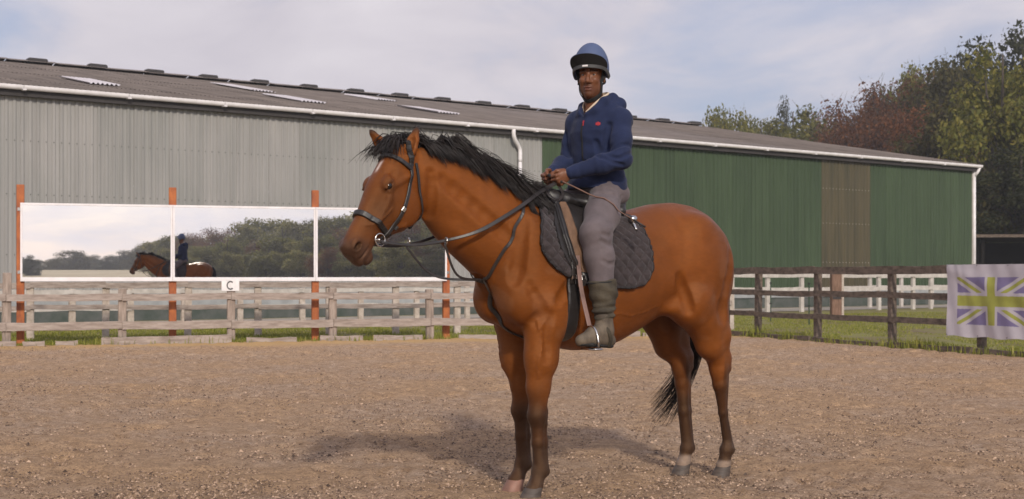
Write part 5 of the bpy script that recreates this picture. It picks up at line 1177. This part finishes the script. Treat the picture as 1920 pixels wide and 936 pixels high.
# hands: palm, four curled fingers, thumb
def hand(sg):
    wv = WR[sg]; d = np.array((.80, -.28 * sg, -.53)); d /= np.linalg.norm(d); med = np.array((0.0, -sg, 0.0)); med = med - d * (med @ d); med /= np.linalg.norm(med); v = np.cross(d, med) * (1 if sg < 0 else -1)
    if v[2] < 0: v = -v
    B.ell(wv + d * .048, (.050, .017, .040), 0.015, np.array([d, med, v]))
    for i, (o_, ln) in enumerate(((.032, .95), (.0115, 1.05), (-.0095, 1.0), (-.029, .8))):
        k0 = wv + d * (.088 - .006 * abs(i - 1)) + v * o_ - med * .004; k1 = k0 + ln * .036 * (d * .45 + med * .90); k2 = k1 + ln * .024 * (-d * .75 + med * .55); k3 = k2 + ln * .018 * (-d * .75 - med * .6)
        B.chain([(*(wv + d * .055 + v * o_ * .85), .0105), (*k0, .0105), (*k1, .0092), (*k2, .0088), (*k3, .0078)], 0.004)
    t0 = wv + d * .022 + v * .028 + med * .012; t1 = t0 + d * .034 + v * .016 + med * .012; t2 = t1 + d * .026 + med * .014 - v * .002; t3 = t2 + d * .016 + med * .010 - v * .006
    B.chain([(*t0, .014), (*t1, .0115), (*t2, .0105), (*t3, .0085)], 0.006); return wv + d * .075 + med * .02
GRIP = {sg: hand(sg) for sg in (1, -1)}
bmse, BV = B.mesh('body')
# skin tone: beard shadow and lips
df = BV - HC; u_, f_, l_ = df @ fu, df @ ff, df @ fl
skc = np.tile([[0.155, 0.060, 0.029]], (len(BV), 1)); hd_ = BV[:, 2] > 2.25
def mxs(f, c): skc[:] = skc * (1 - f[:, None]) + np.array(c) * f[:, None]
mxs(hd_ * np.clip((-.045 - u_ - .25 * (np.abs(l_) < .03) * .0) / .03, 0, 1) * (f_ > -.02) * .42, (.028, .013, .009))
mxs(hd_ * np.exp(-((u_ + .054) / .007) ** 2 - (l_ / .026) ** 2) * (f_ > .06) * .6, (.03, .014, .010))
mxs(hd_ * np.exp(-((u_ + .070) / .0105) ** 2 - (l_ / .024) ** 2) * (f_ > .06) * .85, (.135, .050, .040))
mxs(hd_ * np.exp(-((u_ - .0335) / .0065) ** 2) * (np.abs(l_) > .010) * (np.abs(l_) < .055) * (f_ > .05) * .85, (.018, .010, .008))
mxs(hd_ * (u_ > .07) * 1.0, (.02, .014, .012))
set_attr(bmse, 'tone', skc)
obj('body', bmse, mk('rider_skin', (1, 1, 1), (.86, .84, .82), 0.42, 30, 0.08, 300, spec=0.3, attr='tone'), rider)
def ball(name, c, r, mat, parent):
    bm = bmesh.new(); bmesh.ops.create_uvsphere(bm, u_segments=12, v_segments=8, radius=r); me = bpy.data.meshes.new(name); bm.to_mesh(me); bm.free()
    for p_ in me.polygons: p_.use_smooth = True
    return obj(name, me, mat, parent, c)
for sg in (1, -1):
    e = ball('eye', fp(.0635, sg * .031, .0115), .0125, M['eyewhite'], rider); i_ = ball('iris', (ff * .0082).tolist(), .0068, M['eye'], e)
# hoodie
G = SDF((-.06, -.42, 1.66), (.52, .42, 2.36), 0.005)
G.chain([(.145, 0, 1.80, .128, 1.42), (.155, 0, 1.95, .126, 1.36), (.165, 0, 2.08, .126, 1.36), (.165, 0, 2.15, .100, 1.40), (.175, 0, 2.225, .070, 1.20)], 0.05, LAT)
for sg in (1, -1):
    G.cone((.16, sg * .05, 2.225), SH[sg], .045, .055, 0.04)
    G.chain([(*(SH[sg] * .7 + np.array((.165, 0, 2.10)) * .3), .075), (*SH[sg], .068), (*(SH[sg] * .5 + EL[sg] * .5), .061), (*EL[sg], .056), (*(EL[sg] * .62 + WR[sg] * .38), .054), (*(EL[sg] * .14 + WR[sg] * .86), .042)], 0.035)
    G.cone(EL[sg] * .11 + WR[sg] * .89, EL[sg] * .02 + WR[sg] * .98, .0395, .037, 0.012)
# hood lying on the shoulders, collar
G.chain([(.085, -.10, 2.235, .036), (.050, 0.0, 2.245, .050), (.075, .10, 2.240, .040), (.14, .125, 2.225, .026)], 0.03); G.chain([(.035, 0.02, 2.215, .045), (.020, .03, 2.15, .03)], 0.04)
G.chain([(.235, .085, 2.200, .022), (.185, .098, 2.255, .024), (.10, .075, 2.285, .026), (.07, 0, 2.29, .028), (.11, -.075, 2.275, .026), (.20, -.085, 2.24, .022), (.265, -.02, 2.19, .018), (.262, .04, 2.185, .018), (.235, .085, 2.200, .022)], 0.02)
G.chain([(.13, 0, 1.75, .130, 1.45), (.19, 0, 1.75, .128, 1.45)], 0.04, LAT)
# neck opening and hem cut
G.chain([(.185, .005, 2.20, .062), (.205, .01, 2.34, .075)], 0.012, mode='sub'); G.cone((.25, .02, 2.19), (.275, .02, 2.26), .03, .05, 0.015, mode='sub')
G.op(lambda x, y, z: (z - (1.728 + 0.10 * (x - .15))) + 0 * x + 0 * y, (-.06, -.42, 1.6), (.52, .42, 1.74), 0.01, 'sub')
# folds
def folds(S, fn, lo, hi): sl, x, y, z = S.sub(lo, hi); S.F[sl] += fn(x, y, z)
def gf(x, y, z):
    r = 0
    for (c, dv, k, am, sp_) in (((.20, .22, 1.93), (.6, -.2, .8), 150, .0075, .085), ((.31, .17, 1.87), (.85, -.5, -.2), 150, .006, .08), ((.13, .15, 2.08), (.3, .5, .8), 110, .006, .09), ((.2, -.2, 1.95), (.5, .2, .8), 150, .007, .09), ((.22, .02, 1.82), (-.3, .3, .9), 120, .007, .10), ((.1, .1, 1.80), (.2, .1, 1), 130, .006, .09), ((.24, .06, 2.02), (.5, .6, .6), 100, .005, .10)):
        dv = np.array(dv) / np.linalg.norm(dv); px, py, pz = x - c[0], y - c[1], z - c[2]; d2 = px * px + py * py + pz * pz
        r = r + am * np.sin(k * (px * dv[0] + py * dv[1] + pz * dv[2]) + 20 * (px * dv[1] - py * dv[0] + pz * .3)) * np.exp(-d2 / sp_ ** 2)
    return r * 0.45
folds(G, gf, (-.06, -.42, 1.70), (.52, .42, 2.30))
def gcrease(pts, r, depth, k):
    P = G.snap(spline(pts, 9), r - depth, 10)
    for a, b in zip(P[:-1], P[1:]): G.cone(a, b, r, r, k, mode='sub')
gcrease([(.20, .165, 2.10), (.22, .17, 2.02), (.25, .17, 1.95), (.27, .15, 1.91)], .018, .016, .018)     # arm against chest
gcrease([(.235, .10, 2.02), (.26, .13, 1.98), (.27, .16, 1.93)], .012, .009, .014)
gcrease([(.16, .27, 1.97), (.22, .26, 1.955), (.25, .22, 1.945)], .011, .009, .012); gcrease([(.15, .29, 1.93), (.22, .30, 1.905), (.27, .25, 1.90)], .011, .008, .012); gcrease([(.22, .31, 1.87), (.29, .25, 1.885), (.32, .20, 1.90)], .010, .007, .012)
gcrease([(.27, .02, 1.90), (.27, .08, 1.86), (.23, .14, 1.83)], .014, .009, .016); gcrease([(.27, -.02, 1.84), (.26, .08, 1.79), (.20, .16, 1.78)], .014, .009, .016)
gcrease([(.10, .20, 2.12), (.08, .21, 2.04), (.10, .24, 1.98)], .014, .008, .016)
gcrease([(.25, -.16, 2.08), (.28, -.15, 2.0), (.29, -.12, 1.93)], .016, .013, .016); gcrease([(.22, -.26, 1.97), (.28, -.22, 1.95), (.30, -.17, 1.95)], .011, .008, .012)
gm, GV = G.mesh('hoodie'); hoodie = obj('hoodie', gm, M['navy'], rider)
# chest motif, zip
def on_front(S, f, l, z, off=.002):
    """point on the chest surface in direction (f,l) seen from the torso axis"""
    d = np.array((f, l, 0.0)); d /= np.linalg.norm(d); c = np.array((.16, 0, z)); R_ = np.arange(.05, .30, .002); F = S.sample(c + d * R_[:, None]); i = np.argmax(F > 0); return c + d * (R_[i] + off), d
def motif(name, f, l, z, shapes, mat, parent):
    p, d = on_front(G, f, l, z); n = G.grad(p); a = np.cross((0, 0, 1.0), n); a /= np.linalg.norm(a); b = np.cross(n, a); mb = MB()
    for (x0, z0, x1, z1) in shapes:
        Q = [p + a * x + b * zz_ for x, zz_ in ((x0, z0), (x1, z0), (x1, z1), (x0, z1))]; Q = [G.snap(np.array([q]), .003, 6)[0] for q in Q]; mb.add(Q + [q - n * .004 for q in Q], [(0, 1, 2, 3), (4, 7, 6, 5), (0, 4, 5, 1), (1, 5, 6, 2), (2, 6, 7, 3), (3, 7, 4, 0)])
    mb.build(name, mat, parent)
motif('chest_emblem', .52, .70, 2.118, [(-.014, -.010, -.004, .006), (-.003, -.013, .004, .011), (.005, -.010, .014, .006)], M['red'], hoodie)
motif('zip_tab', .93, .25, 2.128, [(-.005, -.018, .005, .014)], M['red'], hoodie)
P = [on_front(G, 1.0, .22, z, .001)[0] for z in np.linspace(2.15, 1.80, 14)]; P = np.array(P); ribbon(P, G.grad(P), .012, .004, 'zip', M['black_fabric'], hoodie)
# cream shirt collar
P = spline([(.262, .035, 2.185), (.235, .070, 2.225), (.185, .082, 2.268), (.12, .062, 2.300), (.10, 0, 2.31), (.14, -.058, 2.29), (.20, -.062, 2.255), (.250, -.030, 2.20)], 30); ribbon(P, (P - np.array((.19, .005, 2.25))) * np.array((1, 1, .2)), .030, .008, 'shirt_collar', M['cream'], rider)
# breeches
Q = SDF((-.08, -.50, 1.08), (.62, .50, 1.92), 0.006)
Q.chain([(.135, 0, 1.765, .108, 1.36), (.17, 0, 1.79, .105, 1.40)], 0.05, LAT); Q.cone((.155, 0, 1.80), (.155, 0, 1.85), .100, .098, .03, LAT, 1.40, 1.38)
for sg in (1, -1):
    Q.ell((.105, sg * .09, 1.715), (.100, .09, .080), 0.05)
    Q.chain([(*HIP[sg], .092), (*(HIP[sg] * .45 + KN[sg] * .55 + np.array((-.015, sg * .010, .0))), .098), (*(KN[sg] + np.array((-.015, 0, 0))), .086), (*(KN[sg] * .75 + AN[sg] * .25 + np.array((-.022, 0, 0))), .080), (*(KN[sg] * .40 + AN[sg] * .60 + np.array((-.02, 0, 0))), .064)], 0.04)
def qf(x, y, z):
    r = 0
    for (c, dv, k, am, sp_) in (((.24, .20, 1.74), (.7, .3, .6), 120, .007, .09), ((.42, .37, 1.45), (.1, -.1, 1), 130, .006, .09), ((.40, .38, 1.33), (.2, .1, 1), 110, .005, .08), ((.32, .27, 1.62), (.8, .4, -.3), 90, .005, .10)):
        dv = np.array(dv) / np.linalg.norm(dv); px, py, pz = x - c[0], y - c[1], z - c[2]
        r = r + am * np.sin(k * (px * dv[0] + py * dv[1] + pz * dv[2]) + 14 * (px - py)) * np.exp(-(px * px + py * py + pz * pz) / sp_ ** 2)
    return r * 0.35
folds(Q, qf, (-.08, -.5, 1.1), (.62, .5, 1.9))
def qcrease(pts, r, depth, k):
    P = Q.snap(spline(pts, 8), r - depth, 10)
    for a, b in zip(P[:-1], P[1:]): Q.cone(a, b, r, r, k, mode='sub')
qcrease([(.30, .16, 1.78), (.27, .20, 1.74), (.22, .22, 1.73)], .012, .008, .012); qcrease([(.34, .20, 1.72), (.29, .24, 1.69), (.23, .25, 1.69)], .012, .006, .012)
qcrease([(.37, .40, 1.47), (.42, .44, 1.45), (.47, .44, 1.46)], .012, .006, .012); qcrease([(.36, .42, 1.41), (.42, .45, 1.40), (.48, .45, 1.42)], .012, .005, .012); qcrease([(.37, .44, 1.30), (.43, .47, 1.29), (.48, .46, 1.31)], .012, .004, .012)
qcrease([(.12, .18, 1.70), (.20, .235, 1.66), (.30, .29, 1.58)], .010, .004, .010)
qm, _ = Q.mesh('breeches'); obj('breeches', qm, M['breeches'], rider)
# half chaps and boots
for sg in (1, -1):
    T = SDF((.12, min(.30 * sg, .56 * sg), .78), (.78, max(.30 * sg, .56 * sg), 1.28), 0.005)
    k_, a_ = KN[sg], AN[sg]; up_ = k_ * .54 + a_ * .46 + np.array((-.022, 0, 0))
    T.chain([(*up_, .080), (*(k_ * .36 + a_ * .64 + np.array((-.022, 0, 0))), .077), (*(k_ * .16 + a_ * .84 + np.array((-.010, 0, 0))), .058), (*(a_ + np.array((0, 0, .03))), .050)], 0.02)
    T.op(lambda x, y, z: -(z - 1.205 + .12 * (x - .44)) + 0 * x + 0 * y, (.3, -.6, 1.18), (.78, .6, 1.30), 0.008, 'sub')
    folds(T, lambda x, y, z: .006 * np.sin(170 * z + 25 * x) * np.exp(-((z - 1.02) / .05) ** 2) + .003 * np.sin(90 * z - 40 * x) + 0 * y, (.3, -.6, .85), (.78, .6, 1.25))
    tm_, _ = T.mesh('half_chap'); chap = obj('half_chap', tm_, M['boot'], rider)
    P = [(up_[0] + .079 * math.cos(a), up_[1] + .079 * math.sin(a), 1.195 - .12 * (.079 * math.cos(a))) for a in np.linspace(0, 2 * math.pi, 30)]; MB().tube(P, .005, 6, False).build('top_binding', M['black_fabric'], chap, True)
    T = SDF((.12, min(.30 * sg, .56 * sg), .76), (.80, max(.30 * sg, .56 * sg), 1.06), 0.005); t_ = TOE[sg]
    heel = a_ + np.array((-.035, 0, -.085)); T.chain([(*(a_ + np.array((0, 0, .045))), .050), (*(a_ + np.array((0, 0, -.03))), .050), (*(a_ * .5 + t_ * .5 + np.array((0, 0, -.012))), .038), (*t_, .026)], 0.03); T.chain([(*heel, .036), (*(a_ * .45 + t_ * .55 + np.array((0, 0, -.035))), .033), (*(t_ + np.array((0, 0, -.010))), .027)], 0.02, LAT, 1.15)
    tm_, _ = T.mesh('boot'); boot = obj('boot', tm_, M['shoe'], rider)
    dirf = (t_ - heel); 
    S_ = [(*(heel + np.array((-.005, 0, -.030))), .030), (*(heel + dirf * .35 + np.array((0, 0, -.028))), .028), (*(heel + dirf * .7 + np.array((0, 0, -.024))), .034), (*(t_ + np.array((.006, 0, -.026))), .028)]
    T2 = SDF((.12, min(.30 * sg, .56 * sg), .74), (.80, max(.30 * sg, .56 * sg), 1.0), 0.005); T2.chain([(p[0], p[1], p[2], p[3] * .42, 2.6) for p in S_], 0.01, LAT); tm_, _ = T2.mesh('sole'); obj('sole', tm_, M['rubber'], boot)
    ribbon(spline([a_ + np.array((.045, sg * .02, .0)), a_ + np.array((.02, sg * .054, -.02)), a_ + np.array((-.005, sg * .054, -.075)), a_ + np.array((-.005, sg * .030, -.118))], 12), np.tile([0.3, sg, 0], (12, 1)), .022, .006, 'chap_strap', M['boot'], boot)
    stirrup(sg, t_ * .62 + heel * .38 + np.array((0, 0, -.050)))
# helmet
def helm():
    hroot = None; R3 = np.array((.128, .106, .152)); c0 = fp(-.008, 0, .060); n, m = 48, 18; V = []; lipU = lambda a: -.008 - .030 * (1 - math.cos(a)) / 2 * 1.0 - .030 * math.exp(-((abs(a) - 1.75) / .45) ** 2)
    def shell(ins):
        V = []
        for i in range(m + 1):
            for j in range(n):
                a = 2 * math.pi * j / n; a2 = (a + math.pi) % (2 * math.pi) - math.pi; low = lipU(a2); th1 = math.acos(max(-1, min(1, low / R3[2]))); th = th1 * i / m
                d = np.array((math.sin(th) * math.cos(a), math.sin(th) * math.sin(a), math.cos(th))) * (R3 - ins); V.append(c0 + ff * d[0] + fl * d[1] + fu * d[2])
        return V
    Vo, Vi = shell(0), shell(.014); N = (m + 1) * n
    q = [(i*n+j, (i+1)*n+j, (i+1)*n+(j+1) % n, i*n+(j+1) % n) for i in range(m) for j in range(n)]; q += [(N+i*n+j, N+i*n+(j+1) % n, N+(i+1)*n+(j+1) % n, N+(i+1)*n+j) for i in range(m) for j in range(n)]
    q += [(m*n+j, N+m*n+j, N+m*n+(j+1) % n, m*n+(j+1) % n) for j in range(n)]
    h = MB().add(Vo + Vi, q).build('helmet', M['helmet'], rider, True)
    # rim band
    P = [c0 + ff * (R3[0] + .001) * math.cos(a) * .995 + fl * (R3[1] + .001) * math.sin(a) * .995 + fu * (lipU((a + math.pi) % (2 * math.pi) - math.pi) + .004) for a in np.linspace(0, 2 * math.pi, 61)]; P = np.array(P)
    ribbon(P, P - c0, .022, .006, 'rim_band', M['band'], h)
    # raked peak: blue above, black beneath
    aa = np.linspace(-1.25, 1.25, 31); rows = np.linspace(0, 1, 6)
    def peak(dz):
        V = []
        for t in rows:
            for a in aa:
                k = math.cos(a / 1.25 * math.pi / 2) ** .7 if abs(a) < 1.25 else 0; out_ = .052 * t * k; up = (.010 + .060 * t * k); V.append(c0 + ff * (R3[0] + out_) * math.cos(a) + fl * (R3[1] + out_ * 1.1) * math.sin(a) + fu * (lipU(a) + up + dz))
        return V
    n2 = len(aa); q2 = [(i*n2+j, i*n2+j+1, (i+1)*n2+j+1, (i+1)*n2+j) for i in range(5) for j in range(n2 - 1)]
    V1, V2 = peak(.004), peak(0); Np = len(V1); top = MB().add(V1, q2); top.add(V1[-n2:] + V2[-n2:], [(j, j+1, n2+j+1, n2+j) for j in range(n2 - 1)]); top.build('peak', M['helmet'], h, True)
    MB().add(V2, [x[::-1] for x in q2]).build('peak_lining', M['black_fabric'], h, True)
    P = [c0 + ff * (R3[0] + .006) * math.cos(a) + fl * (R3[1] + .006) * math.sin(a) + fu * (lipU(a) + .005) for a in np.linspace(-.24, .06, 6)]; P = np.array(P); ribbon(P, P - c0, .010, .003, 'front_label', M['white_pvc'], h)
    for sg in (1, -1):
        P = B.snap(spline([fp(.010, sg * .085, .035), fp(.018, sg * .078, -.01), fp(.024, sg * .070, -.055), fp(.022, sg * .040, -.105), fp(.018, 0, -.130)], 20), .004); ribbon(P, B.grad(P), .024, .005, 'chin_strap', M['black_fabric'], h)
        P = B.snap(spline([fp(-.06, sg * .078, .02), fp(-.03, sg * .078, -.02), fp(.020, sg * .070, -.05)], 10), .004); ribbon(P, B.grad(P), .018, .004, 'rear_strap', M['black_fabric'], h)
helm()

# whip held in the left hand, lying across the thigh
wh = tack('riding_whip', 'thin brown riding whip held across the rider left thigh', 'whip')
W0 = GRIP[1] + np.array((.03, -.01, .012)); W1 = np.array((.235, .425, 1.545)); P = W0 + (W1 - W0) * np.linspace(0, 1, 12)[:, None]
P[:, 2] += .012 * np.sin(np.linspace(0, math.pi, 12)); P = P + Q.grad(P) * np.clip(.008 - Q.sample(P), 0, .06)[:, None]
MB().tube(P, np.linspace(.0055, .0032, 12), 6).build('shaft', M['cane'], wh, True)
MB().tube([W0 + (W0 - W1) * .06, W0 + (W1 - W0) * .12], .009, 8).build('grip', M['rubber'], wh, True)
MB().tube([P[-1], P[-1] + (P[-1] - P[-2]) * 1.6], .006, 6).build('flapper', M['leather'], wh, True)
